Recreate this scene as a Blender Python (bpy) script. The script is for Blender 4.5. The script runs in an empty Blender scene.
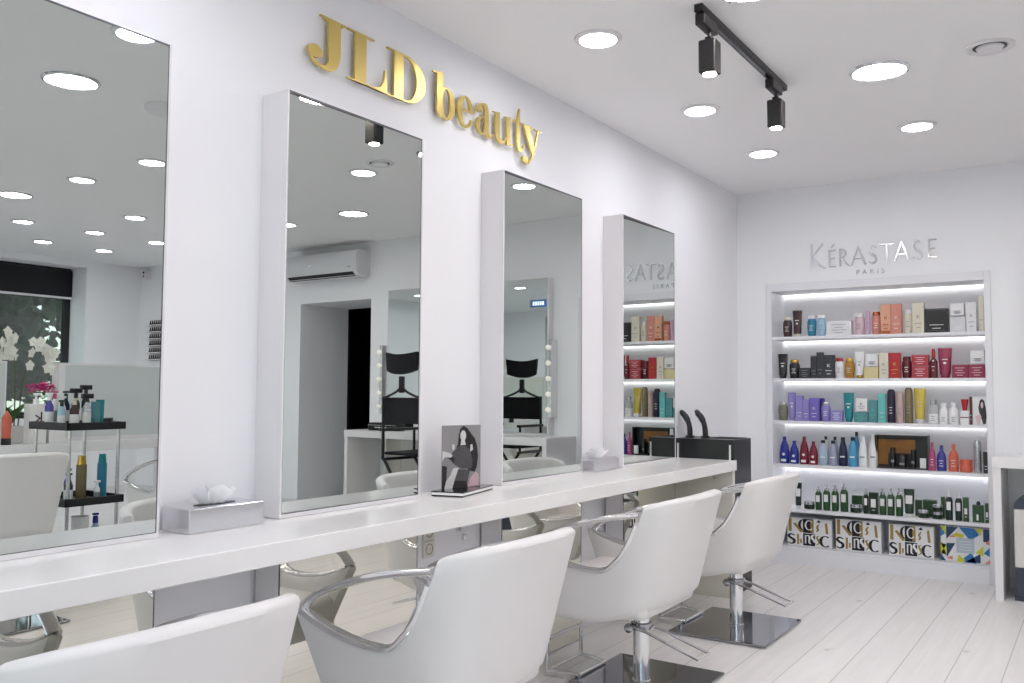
import bpy, bmesh, math, random
from mathutils import Vector, Matrix
PI = math.pi
COL = bpy.context.scene.collection
random.seed(7)

# ------------------------------------------------------------------ materials
def lin(h):
    h = h.lstrip('#'); o = []
    for i in (0, 2, 4):
        c = int(h[i:i+2], 16) / 255
        o.append(c / 12.92 if c <= .04045 else ((c + .055) / 1.055) ** 2.4)
    return (*o, 1)
def mat(name, hexc, rough=.5, metal=0, noise=.0, emit=None, strength=0, coat=0, alpha=None, trans=0, ior=None, nscale=30, bump=0):
    m = bpy.data.materials.new(name); m.use_nodes = True
    nt = m.node_tree; b = nt.nodes['Principled BSDF']
    c = lin(hexc)
    b.inputs['Base Color'].default_value = c
    b.inputs['Roughness'].default_value = rough
    b.inputs['Metallic'].default_value = metal
    b.inputs['Coat Weight'].default_value = coat
    b.inputs['Transmission Weight'].default_value = trans
    if ior: b.inputs['IOR'].default_value = ior
    if emit:
        b.inputs['Emission Color'].default_value = lin(emit); b.inputs['Emission Strength'].default_value = strength
    if noise or bump:
        tc = nt.nodes.new('ShaderNodeTexCoord'); nz = nt.nodes.new('ShaderNodeTexNoise')
        nz.inputs['Scale'].default_value = nscale; nz.inputs['Detail'].default_value = 5
        nt.links.new(tc.outputs['Object'], nz.inputs['Vector'])
        if noise:
            mx = nt.nodes.new('ShaderNodeMix'); mx.data_type = 'RGBA'
            mx.inputs[6].default_value = tuple(x * (1 - noise) for x in c[:3]) + (1,)
            mx.inputs[7].default_value = tuple(min(1, x * (1 + noise)) for x in c[:3]) + (1,)
            nt.links.new(nz.outputs['Fac'], mx.inputs[0]); nt.links.new(mx.outputs[2], b.inputs['Base Color'])
        if bump:
            bp = nt.nodes.new('ShaderNodeBump'); bp.inputs['Strength'].default_value = bump; bp.inputs['Distance'].default_value = .002
            nt.links.new(nz.outputs['Fac'], bp.inputs['Height']); nt.links.new(bp.outputs['Normal'], b.inputs['Normal'])
    return m

M = {}
M['wall'] = mat('wall_paint', '#f6f6f9', .6, noise=.01, nscale=3)
M['wall_end'] = mat('end_wall_paint', '#f5f6f9', .6, noise=.01, nscale=3)
M['ceiling'] = mat('ceiling_paint', '#f8f7f7', .7, noise=.01, nscale=3)
M['corridor'] = mat('corridor_paint', '#e4e6ea', .7)
M['shaded_wall'] = mat('dark_room_shade', '#131316', .7, noise=.05)  # near-black colour stands in for the shade of an unlit room
M['counter'] = mat('counter_white_gloss', '#f6f4f3', .16, ior=1.4)
M['white_lacquer'] = mat('white_lacquer', '#e8e6e8', .3)
M['cabinet'] = mat('cabinet_white', '#e9e9ee', .4)
M['cream_panel'] = mat('cream_panel', '#e6e2d8', .45)
M['mirror'] = mat('mirror_glass', '#d7dcd9', .0, 1)
M['mirror_low'] = mat('lower_mirror_glass', '#e4e3da', .0, 1)
M['edge'] = mat('mirror_edge_trim', '#5a5a60', .3, .6)
M['vinyl'] = mat('white_vinyl', '#e6e3e2', .42, noise=.012, nscale=12, bump=.05)
M['chrome'] = mat('chrome', '#e4e4e6', .13, 1)
M['brushed'] = mat('brushed_steel', '#d9dade', .2, 1)
M['base_plate'] = mat('dark_chrome_plate', '#a6a7ab', .05, 1)
M['black_plastic'] = mat('black_plastic', '#17171a', .35)
M['black_gloss'] = mat('black_gloss', '#141417', .12, coat=.4)
M['black_fabric'] = mat('black_canvas', '#15151a', .85, noise=.1, nscale=200)
M['black_frame'] = mat('black_window_frame', '#1c1c20', .4)
M['gold'] = mat('gold_mirror_acrylic', '#ccb56e', .34, .75)
M['gold_side'] = mat('gold_edge', '#c9a955', .3, 1)
M['letter'] = mat('silver_mirror_acrylic', '#dcdde1', .12, .8)
M['light'] = mat('downlight_lens', '#ffffff', .5, emit='#f9f8ff', strength=40)
M['light_warm'] = mat('warm_downlight_lens', '#ffffff', .5, emit='#fff4e8', strength=26)
M['spot'] = mat('spotlight_lens', '#ffffff', .5, emit='#fff2e6', strength=30)
M['led'] = mat('led_strip', '#ffffff', .5, emit='#fffffc', strength=2.2)
M['pale_glass'] = mat('pale_panel_glass', '#d3d9d9', .12)  # flat pale gloss used in place of mirror glass
M['led_dim'] = mat('led_strip_dim', '#ffffff', .5, emit='#fbfbff', strength=5)
M['ring'] = mat('downlight_ring', '#d2d2d4', .25, .7)
M['socket_dark'] = mat('socket_recess', '#9a958c', .5)
M['tissue'] = mat('tissue_paper', '#f6f6f8', .9)
M['leaf'] = mat('plant_leaf', '#3e6b33', .45, noise=.2)
M['petal'] = mat('orchid_petal', '#f3f3ea', .5)
M['pink_petal'] = mat('pink_flower', '#c22a78', .6, noise=.15, nscale=60)
M['stem'] = mat('plant_stem', '#4d5a32', .6)
M['pot'] = mat('white_ceramic', '#eceaea', .25)
M['ac'] = mat('air_conditioner_white', '#dfe0e3', .35)
M['tree_leaf'] = mat('tree_leaf', '#2f4829', .6, noise=.35, nscale=2)
M['tree_bark'] = mat('tree_bark', '#4a4038', .9, noise=.2)
M['pavement'] = mat('pavement', '#8c8b88', .9, noise=.08)
M['exit_blue'] = mat('sign_blue', '#3d5f96', .4, emit='#4a72b4', strength=.5)
M['sign_white'] = mat('sign_white', '#ffffff', .4, emit='#e8f2ff', strength=1.6)
M['bulb'] = mat('bulb_glass', '#f2f0ea', .15, emit='#fff6e8', strength=.25)
# window glass: clear pane
g = bpy.data.materials.new('window_glass'); g.use_nodes = True
nt = g.node_tree; nt.nodes.remove(nt.nodes['Principled BSDF'])
tr = nt.nodes.new('ShaderNodeBsdfTransparent'); tr.inputs[0].default_value = (.8, .86, .84, 1)
gl = nt.nodes.new('ShaderNodeBsdfGlossy'); gl.inputs['Roughness'].default_value = .01; gl.inputs['Color'].default_value = (.9, .9, .9, 1)
mx = nt.nodes.new('ShaderNodeMixShader'); mx.inputs[0].default_value = .1
nt.links.new(tr.outputs[0], mx.inputs[1]); nt.links.new(gl.outputs[0], mx.inputs[2]); nt.links.new(mx.outputs[0], nt.nodes['Material Output'].inputs[0])
M['glass'] = g

# pale painted floorboards running along y
def floor_material():
    m = bpy.data.materials.new('pale_floorboards'); m.use_nodes = True; nt = m.node_tree; b = nt.nodes['Principled BSDF']
    N = nt.nodes.new; L = nt.links.new
    tc = N('ShaderNodeTexCoord'); sep = N('ShaderNodeSeparateXYZ'); L(tc.outputs['Object'], sep.inputs[0])
    def math_(op, a, bv):
        n = N('ShaderNodeMath'); n.operation = op
        for i, v in enumerate((a, bv)):
            if v is None: continue
            if isinstance(v, (int, float)): n.inputs[i].default_value = v
            else: L(v, n.inputs[i])
        return n.outputs[0]
    px = math_('DIVIDE', math_('ADD', sep.outputs['X'], 20 * .205 - .09), .205)
    fr = math_('FRACT', px, None); idx = math_('FLOOR', px, None)
    gap = math_('LESS_THAN', math_('ABSOLUTE', math_('SUBTRACT', fr, .5), None), .489)   # 1 on the board
    wn = N('ShaderNodeTexWhiteNoise'); wn.noise_dimensions = '1D'; L(idx, wn.inputs['W'])
    # grain stretched along y
    mp = N('ShaderNodeMapping'); mp.inputs['Scale'].default_value = (14, .9, 1); L(tc.outputs['Object'], mp.inputs[0])
    nz = N('ShaderNodeTexNoise'); nz.inputs['Scale'].default_value = 2.2; nz.inputs['Detail'].default_value = 6; nz.inputs['Distortion'].default_value = .6
    L(mp.outputs[0], nz.inputs['Vector'])
    # knots
    mp2 = N('ShaderNodeMapping'); mp2.inputs['Scale'].default_value = (4.0, 2.2, 1); L(tc.outputs['Object'], mp2.inputs[0])
    vo = N('ShaderNodeTexVoronoi'); vo.inputs['Scale'].default_value = 1.0; L(mp2.outputs[0], vo.inputs['Vector'])
    kn = N('ShaderNodeMapRange'); kn.inputs[1].default_value = .03; kn.inputs[2].default_value = .09; kn.inputs[3].default_value = .72; kn.inputs[4].default_value = 1
    L(vo.outputs['Distance'], kn.inputs[0])
    ramp = N('ShaderNodeMapRange'); ramp.inputs[1].default_value = .25; ramp.inputs[2].default_value = .75; ramp.inputs[3].default_value = .93; ramp.inputs[4].default_value = 1.02
    L(nz.outputs['Fac'], ramp.inputs[0])
    wr = N('ShaderNodeMapRange'); wr.inputs[3].default_value = .96; wr.inputs[4].default_value = 1.02; L(wn.outputs['Value'], wr.inputs[0])
    gr = N('ShaderNodeMapRange'); gr.inputs[3].default_value = .62; gr.inputs[4].default_value = 1; L(gap, gr.inputs[0])
    v = math_('MULTIPLY', math_('MULTIPLY', ramp.outputs[0], kn.outputs[0]), math_('MULTIPLY', wr.outputs[0], gr.outputs[0]))
    mx = N('ShaderNodeMix'); mx.data_type = 'RGBA'; mx.blend_type = 'MULTIPLY'; mx.inputs[0].default_value = 1
    mx.inputs[6].default_value = lin('#efecea')
    cb = N('ShaderNodeCombineXYZ'); L(v, cb.inputs[0]); L(v, cb.inputs[1]); L(v, cb.inputs[2]); L(cb.outputs[0], mx.inputs[7])
    L(mx.outputs[2], b.inputs['Base Color']); b.inputs['Roughness'].default_value = .33
    bp = N('ShaderNodeBump'); bp.inputs['Strength'].default_value = .25; bp.inputs['Distance'].default_value = .004
    L(v, bp.inputs['Height']); L(bp.outputs[0], b.inputs['Normal'])
    return m
M['floor'] = floor_material()

# ------------------------------------------------------------------ mesh tools
def new(): return bmesh.new()
def merge(bm, other, matrix=None):
    me = bpy.data.meshes.new('tmp'); other.to_mesh(me); other.free()
    if matrix is not None: me.transform(matrix)
    bm.from_mesh(me); bpy.data.meshes.remove(me); return bm
def box(bm, x0, x1, y0, y1, z0, z1, bev=0, seg=2):
    b = bmesh.new(); bmesh.ops.create_cube(b, size=1)
    for v in b.verts:
        v.co = Vector(((x0 + x1) / 2 + v.co.x * (x1 - x0), (y0 + y1) / 2 + v.co.y * (y1 - y0), (z0 + z1) / 2 + v.co.z * (z1 - z0)))
    if bev: bmesh.ops.bevel(b, geom=list(b.edges), offset=bev, segments=seg, profile=.5, affect='EDGES')
    return merge(bm, b)
def rbox(bm, c, size, bev=0, rot=(0, 0, 0), seg=2):
    b = bmesh.new(); bmesh.ops.create_cube(b, size=1)
    for v in b.verts: v.co = Vector((v.co.x * size[0], v.co.y * size[1], v.co.z * size[2]))
    if bev: bmesh.ops.bevel(b, geom=list(b.edges), offset=bev, segments=seg, profile=.5, affect='EDGES')
    from mathutils import Euler
    return merge(bm, b, Matrix.Translation(c) @ Euler(rot).to_matrix().to_4x4())
def lathe(bm, prof, c=(0, 0, 0), n=24, sx=1, sy=1, axis='z'):
    b = bmesh.new(); rings = []
    for r, z in prof:
        if r < 1e-6: rings.append([b.verts.new((0, 0, z))])
        else: rings.append([b.verts.new((r * sx * math.cos(2 * PI * i / n), r * sy * math.sin(2 * PI * i / n), z)) for i in range(n)])
    for a, d in zip(rings, rings[1:]):
        for i in range(n):
            j = (i + 1) % n
            if len(a) == 1 and len(d) == 1: continue
            if len(a) == 1: b.faces.new((a[0], d[j], d[i])) if False else b.faces.new((a[0], d[i], d[j]))
            elif len(d) == 1: b.faces.new((a[i], a[j], d[0]))
            else: b.faces.new((a[i], a[j], d[j], d[i]))
    bmesh.ops.recalc_face_normals(b, faces=b.faces)
    mt = Matrix.Translation(c)
    if axis == 'x': mt = mt @ Matrix.Rotation(PI / 2, 4, 'Y')
    if axis == 'y': mt = mt @ Matrix.Rotation(-PI / 2, 4, 'X')
    return merge(bm, b, mt)
def cyl(bm, c, r, h, n=24, axis='z', r2=None):
    r2 = r if r2 is None else r2
    return lathe(bm, [(0, 0), (r, 0), (r2, h), (0, h)], c, n, axis=axis)
def ball(bm, c, r, n=12, sc=(1, 1, 1)):
    b = bmesh.new(); bmesh.ops.create_uvsphere(b, u_segments=n, v_segments=max(6, n // 2 + 2), radius=r)
    return merge(bm, b, Matrix.Translation(c) @ Matrix.Diagonal((*sc, 1)))
def smooth_pts(pts, k=6):
    if len(pts) < 3: return [Vector(p) for p in pts]
    P = [Vector(p) for p in pts]; out = []
    for i in range(len(P) - 1):
        p0 = P[i - 1] if i else P[0] * 2 - P[1]; p1 = P[i]; p2 = P[i + 1]; p3 = P[i + 2] if i + 2 < len(P) else P[-1] * 2 - P[-2]
        for j in range(k):
            t = j / k
            out.append(.5 * ((2 * p1) + (p2 - p0) * t + (2 * p0 - 5 * p1 + 4 * p2 - p3) * t * t + (3 * p1 - p0 - 3 * p2 + p3) * t ** 3))
    out.append(P[-1]); return out
def tube(bm, pts, r, n=10, k=1, flat=None, up=(0, 0, 1), closed=False):
    """sweep a circle (or an ellipse: r along the side axis, flat along the other) along a polyline"""
    P = smooth_pts(pts, k) if k > 1 else [Vector(p) for p in pts]
    b = bmesh.new(); rings = []
    rs = r if isinstance(r, (list, tuple)) else None
    for i, p in enumerate(P):
        a = P[i - 1] if i else (P[-1] if closed else P[0]); c = P[(i + 1) % len(P)] if (i + 1 < len(P) or closed) else P[-1]
        t = (c - a).normalized(); u = Vector(up)
        if abs(t.dot(u)) > .97: u = Vector((1, 0, 0)) if abs(t.x) < .9 else Vector((0, 1, 0))
        s = t.cross(u).normalized(); w = s.cross(t).normalized()
        rr = (rs[min(len(rs) - 1, int(i / max(1, len(P) - 1) * (len(rs) - 1) + .5))] if rs else r)
        fl = flat if flat else rr
        rings.append([b.verts.new(p + s * rr * math.cos(2 * PI * q / n) + w * fl * math.sin(2 * PI * q / n)) for q in range(n)])
    m = len(rings)
    for i in range(m if closed else m - 1):
        A, B = rings[i], rings[(i + 1) % m]
        for q in range(n): b.faces.new((A[q], A[(q + 1) % n], B[(q + 1) % n], B[q]))
    if not closed: b.faces.new(rings[0][::-1]); b.faces.new(rings[-1])
    bmesh.ops.recalc_face_normals(b, faces=b.faces)
    return merge(bm, b)
OFF = [0]; STEP = [0]
def prism(bm, poly, d0, d1, mp):
    """extrude a 2D polygon; mp(u, v, d) -> xyz"""
    OFF[0] += 1; d1 = d1 + (OFF[0] % 12) * STEP[0]
    b = bmesh.new()
    A = [b.verts.new(mp(u, v, d0)) for u, v in poly]; B = [b.verts.new(mp(u, v, d1)) for u, v in poly]
    fa = b.faces.new(A); fb = b.faces.new(B[::-1]); n = len(poly)
    for i in range(n): b.faces.new((A[i], B[i], B[(i + 1) % n], A[(i + 1) % n]))
    b.normal_update(); bmesh.ops.triangulate(b, faces=[fa, fb]); bmesh.ops.recalc_face_normals(b, faces=b.faces)
    return merge(bm, b)
def stroke_poly(pts, ws, k=6):
    """2D band along a smooth centre line with varying width -> polygon strip list"""
    P = [Vector((p[0], p[1], 0)) for p in pts]
    S = smooth_pts(P, k) if k > 1 else P
    n = len(S); L = []; Rr = []
    for i, p in enumerate(S):
        a = S[max(0, i - 1)]; c = S[min(n - 1, i + 1)]; t = (c - a).normalized(); nn = Vector((-t.y, t.x, 0))
        f = i / (n - 1) * (len(ws) - 1); q = min(len(ws) - 2, int(f)); w = ws[q] + (ws[q + 1] - ws[q]) * (f - q)
        L.append(p + nn * w / 2); Rr.append(p - nn * w / 2)
    return L, Rr
def stroke(bm, pts, ws, d0, d1, mp, k=6):
    if isinstance(ws, (int, float)): ws = [ws, ws]
    OFF[0] += 1; d1 = d1 + (OFF[0] % 12) * STEP[0]
    L, R_ = stroke_poly(pts, ws, k); b = bmesh.new(); rows = []
    for l, r in zip(L, R_):
        rows.append([b.verts.new(mp(l.x, l.y, d0)), b.verts.new(mp(r.x, r.y, d0)), b.verts.new(mp(r.x, r.y, d1)), b.verts.new(mp(l.x, l.y, d1))])
    for A, B in zip(rows, rows[1:]):
        for i in range(4): b.faces.new((A[i], A[(i + 1) % 4], B[(i + 1) % 4], B[i]))
    b.faces.new(rows[0][::-1]); b.faces.new(rows[-1]); bmesh.ops.recalc_face_normals(b, faces=b.faces)
    return merge(bm, b)
def disc_poly(cx, cy, rx, ry=None, n=20):
    ry = ry or rx; return [(cx + rx * math.cos(2 * PI * i / n), cy + ry * math.sin(2 * PI * i / n)) for i in range(n)]

def obj(name, bm, m, parent=None, smooth=False, loc=None):
    me = bpy.data.meshes.new(name); bm.to_mesh(me); bm.free()
    ms = m if isinstance(m, (list, tuple)) else [m]
    for x in ms: me.materials.append(x)
    if smooth:
        for p in me.polygons: p.use_smooth = True
        try: me.set_sharp_from_angle(angle=math.radians(38))
        except Exception: pass
    o = bpy.data.objects.new(name, me); COL.objects.link(o)
    if parent: o.parent = parent
    if loc: o.location = loc
    return o
def thing(name, label, cat, loc=(0, 0, 0), rz=0, group=None):
    o = bpy.data.objects.new(name, None); COL.objects.link(o); o.empty_display_size = .05
    o.location = loc; o.rotation_euler = (0, 0, rz); o['label'] = label; o['category'] = cat
    if group: o['group'] = group
    return o
def tag(o, label, cat, group=None):
    o['label'] = label; o['category'] = cat
    if group: o['group'] = group
    return o
def struct(name, bm, m, parent=None, smooth=False):
    o = obj(name, bm, m, parent, smooth)
    if not parent: o['kind'] = 'structure'
    return o
def dup(root, loc=None, rz=None, label=None, group=None):
    r = root.copy(); COL.objects.link(r)
    if loc is not None: r.location = loc
    if rz is not None: r.rotation_euler = (0, 0, rz)
    if label: r['label'] = label
    if group: r['group'] = group
    for ch in list(root.children):
        c = ch.copy(); COL.objects.link(c); c.parent = r
        for g2 in list(ch.children):
            d = g2.copy(); COL.objects.link(d); d.parent = c
    return r
def text_bm(s, size, mtx, depth=.001, spacing=1):
    cu = bpy.data.curves.new('t', 'FONT'); cu.body = s; cu.size = size; cu.extrude = depth; cu.align_x = 'CENTER'; cu.align_y = 'CENTER'; cu.space_character = spacing
    o = bpy.data.objects.new('t', cu); COL.objects.link(o)
    bpy.context.view_layer.update()
    me = bpy.data.meshes.new_from_object(o); bpy.data.objects.remove(o); bpy.data.curves.remove(cu)
    me.transform(mtx); bm = bmesh.new(); bm.from_mesh(me); bpy.data.meshes.remove(me); return bm
FRONT_Y = Matrix.Rotation(PI / 2, 4, 'X')          # text facing -y, reading along +x

# ------------------------------------------------------------------ camera
def camera():
    cam = bpy.data.cameras.new('camera'); o = bpy.data.objects.new('camera', cam); COL.objects.link(o)
    y, pt, r = -.5908, .0561, .0059
    F = Vector((math.sin(y) * math.cos(pt), math.cos(y) * math.cos(pt), math.sin(pt)))
    R = Vector((math.cos(y), -math.sin(y), 0)); U = R.cross(F)
    R2 = R * math.cos(r) + U * math.sin(r); U2 = -R * math.sin(r) + U * math.cos(r)
    mt = Matrix((R2, U2, -F)).transposed().to_4x4(); mt.translation = Vector((2.343, -6.62, 1.25))
    o.matrix_world = mt
    cam.sensor_width = 36; cam.lens = 883.68 / 1024 * 36; cam.clip_start = .05; cam.clip_end = 200
    bpy.context.scene.camera = o
camera()

# ------------------------------------------------------------------ room shell
H = 2.78; XW = 8.0; YB = -7.6
bm = new(); box(bm, -.2, 8.4, -7.8, 3.6, -.1, 0); struct('floor', bm, M['floor'])
bm = new(); box(bm, -.2, 8.4, -7.8, 3.6, H, H + .1); struct('ceiling', bm, M['ceiling'])
bm = new(); box(bm, -.2, 0, -7.8, 0, 0, H); struct('wall_left', bm, M['wall'])
# end wall with the shelf niche and the doorway
NX0, NX1, NZ0, NZ1, ND = .268, 1.688, .10, 2.009, .32
DX0, DX1, DZ = 4.235, 5.30, 2.19
bm = new()
box(bm, -.2, NX0 - .02, 0, .4, 0, H); box(bm, NX0 - .02, NX1 + .02, 0, .4, NZ1 + .02, H)
box(bm, NX0 - .02, NX1 + .02, ND + .02, .4, 0, NZ1 + .02)
box(bm, NX1 + .02, DX0, 0, .4, 0, H); box(bm, DX0, DX1, 0, .4, DZ, H); box(bm, DX1, 8.4, 0, .4, 0, H)
struct('wall_end', bm, M['wall_end'])
# corridor behind the doorway, room at its end coloured near-black for its darkness
bm = new()
box(bm, DX1, DX1 + .1, .4, .72, 0, H); box(bm, DX0 - .1, DX0, .4, .72, 0, H); box(bm, DX0 - .1, DX1 + .1, .4, .72, DZ, DZ + .1)
struct('wall_corridor', bm, M['wall_end'])
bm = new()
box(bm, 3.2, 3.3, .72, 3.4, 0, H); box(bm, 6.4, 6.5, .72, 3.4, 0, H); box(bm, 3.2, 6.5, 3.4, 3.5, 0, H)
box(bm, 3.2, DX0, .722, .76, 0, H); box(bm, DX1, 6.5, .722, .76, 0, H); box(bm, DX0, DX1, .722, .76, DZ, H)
box(bm, 3.2, 6.5, .722, 3.5, H - .02, H - .001); box(bm, 3.3, 6.4, .722, 3.4, .0005, .004); struct('wall_dark_room', bm, M['shaded_wall'])
# opposite wall with a wide window near the end wall
W1 = (-4.3, -.72, .9, 2.70)
bm = new()
box(bm, XW, XW + .4, W1[1], 0, 0, H); box(bm, XW, XW + .4, W1[0], W1[1], 0, W1[2]); box(bm, XW, XW + .4, W1[0], W1[1], W1[3], H)
box(bm, XW, XW + .4, -7.8, W1[0], 0, H); struct('wall_right', bm, M['wall'])
# rear wall with a shop window and a second, unseen one added for daylight
bm = new(); RW = [(.6, 3.9), (4.7, 6.9)]
box(bm, -.2, .6, YB - .2, YB, 0, H); box(bm, 3.9, 4.7, YB - .2, YB, 0, H); box(bm, 6.9, 8.4, YB - .2, YB, 0, H)
for a, b_ in RW: box(bm, a, b_, YB - .2, YB, 0, .35); box(bm, a, b_, YB - .2, YB, 2.66, H)
struct('wall_back', bm, M['wall'])
# baseboards
bm = new(); box(bm, 0, .012, -7.6, 0, 0, .07, .002); struct('baseboard_left', bm, M['white_lacquer'])
bm = new(); box(bm, 1.76, DX0, -.012, 0, 0, .07, .002); box(bm, DX1, 8, -.012, 0, 0, .07, .002); box(bm, .012, .22, -.012, 0, 0, .07, .002); struct('baseboard_end', bm, M['white_lacquer'])
bm = new(); box(bm, 7.988, 8, -7.6, -.012, 0, .07, .002); struct('baseboard_right', bm, M['white_lacquer'])

def window(n, axis, at, a0, a1, z0, z1, divs, blind=None):
    """frame of posts and rails with panes; axis 'x': plane x=at spanning y; 'y': plane y=at spanning x"""
    def bb(bm, p0, p1, q0, q1, d0, d1, bev=.004):
        if axis == 'x': box(bm, at + d0, at + d1, p0, p1, q0, q1, bev)
        else: box(bm, p0, p1, at + d0, at + d1, q0, q1, bev)
    r = bpy.data.objects.new('window_%d' % n, None); COL.objects.link(r); r['kind'] = 'structure'
    f = .075; bm = new()
    bb(bm, a0, a1, z0, z0 + f, 0, .06); bb(bm, a0, a1, z1 - f, z1, 0, .06)
    N = divs + 1
    for i in range(N + 1):
        c = a0 + (a1 - a0) * i / N; lo = max(a0, c - f / 2); hi = min(a1, c + f / 2)
        if i == 0: hi = a0 + f
        if i == N: lo = a1 - f
        bb(bm, lo, hi, z0 + f, z1 - f, 0, .06)
    obj('window_frame', bm, M['black_frame'], r)
    for i in range(N):
        c0 = a0 + (a1 - a0) * i / N + f / 2; c1 = a0 + (a1 - a0) * (i + 1) / N - f / 2
        bm = new(); bb(bm, c0, c1, z0 + f, z1 - f, .025, .031, 0); obj('window_pane', bm, M['glass'], r)
    return r
window(1, 'x', XW + .33, W1[0], W1[1], W1[2], W1[3], 2)
window(2, 'y', YB - .15, RW[0][0], RW[0][1], .35, 2.66, 2)  # unseen window, added to bring daylight in from the rear
window(3, 'y', YB - .15, RW[1][0], RW[1][1], .35, 2.66, 1)
# rolled-down black blinds
t = thing('roller_blind', 'black roller blind pulled a short way down the opposite wall window', 'blind', (XW + .3, -2.51, 2.68))
bm = new(); cyl(bm, (0, -1.77, -.03), .03, 3.54, 16, 'y'); obj('roller', bm, M['black_plastic'], t, True)
bm = new(); box(bm, -.034, -.03, -1.77, 1.77, -.33, -.03); obj('blind_fabric', bm, M['black_fabric'], t)
bm = new(); box(bm, -.042, -.022, -1.77, 1.77, -.355, -.33, .004); obj('bottom_rail', bm, M['white_lacquer'], t)
t = thing('roller_blind', 'black roller blind at the top of the rear shop window', 'blind', (5.8, YB - .1, 2.64))
bm = new(); cyl(bm, (-1.08, 0, -.03), .03, 2.16, 16, 'x'); obj('roller', bm, M['black_plastic'], t, True)
bm = new(); box(bm, -1.08, 1.08, .03, .034, -.2, -.03); obj('blind_fabric', bm, M['black_fabric'], t)
bm = new(); box(bm, -1.08, 1.08, .022, .042, -.22, -.2, .004); obj('bottom_rail', bm, M['white_lacquer'], t)

# outside
bm = new(); box(bm, -14, 24, -24, 16, -.3, -.12); struct('trim_pavement', bm, M['pavement'])
def tree(loc, h, r, label, seed, dens=1500):
    rnd = random.Random(seed)
    t = thing('tree', label, 'tree', loc)
    bm = new(); tube(bm, [(0, 0, 0), (.05, .02, h * .4), (-.05, .08, h * .8)], [.14, .11, .05], 10, 4)
    for a in range(7):
        an = a * 2.4; z = h * (.35 + .07 * a)
        tube(bm, [(0, 0, z), (math.cos(an) * r * .5, math.sin(an) * r * .5, z + r * .35), (math.cos(an) * r * .85, math.sin(an) * r * .85, z + r * .5)], [.05, .035, .015], 7, 3)
    obj('trunk', bm, M['tree_bark'], t, True)
    bm = new()
    blobs = [Vector((rnd.uniform(-.7, .7) * r, rnd.uniform(-.7, .7) * r, h * .3 + rnd.uniform(0, .75) * h)) for _ in range(16)]
    for _ in range(dens):
        b = rnd.choice(blobs); d = Vector((rnd.gauss(0, 1), rnd.gauss(0, 1), rnd.gauss(0, 1))).normalized() * r * .5 * rnd.uniform(.5, 1)
        c = b + d; u = Vector((rnd.gauss(0, 1), rnd.gauss(0, 1), rnd.gauss(0, 1))).normalized(); w = u.orthogonal().normalized(); s = rnd.uniform(.1, .22)
        vs = [bm.verts.new(c - u * s), bm.verts.new(c + w * s * .5), bm.verts.new(c + u * s), bm.verts.new(c - w * s * .5)]; bm.faces.new(vs)
    o = obj('foliage', bm, M['tree_leaf'], t)
for i, (x, y, h, r, lb) in enumerate([(11.6, 3.2, 5, 1.3, 'leafy green tree outside the opposite window, nearest its right edge'), (11.6, -.2, 5, 1.4, 'leafy green tree outside the middle of the opposite window'),
        (11.6, -3.2, 5, 1.4, 'leafy green tree outside the left part of the opposite window'), (15.6, 1.2, 6.5, 1.7, 'taller tree in the second row outside the opposite window'), (15.6, 5.2, 6.5, 1.8, 'tall tree farthest along the street outside the opposite window'),
        (15.4, -2.8, 6, 1.7, 'tall tree in the second row behind the left window tree'), (7.4, -11.5, 4.6, 1.6, 'leafy tree outside the rear shop window')]):
    tree((x, y, -.12), h, r, lb, i + 1, 5200)

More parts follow.
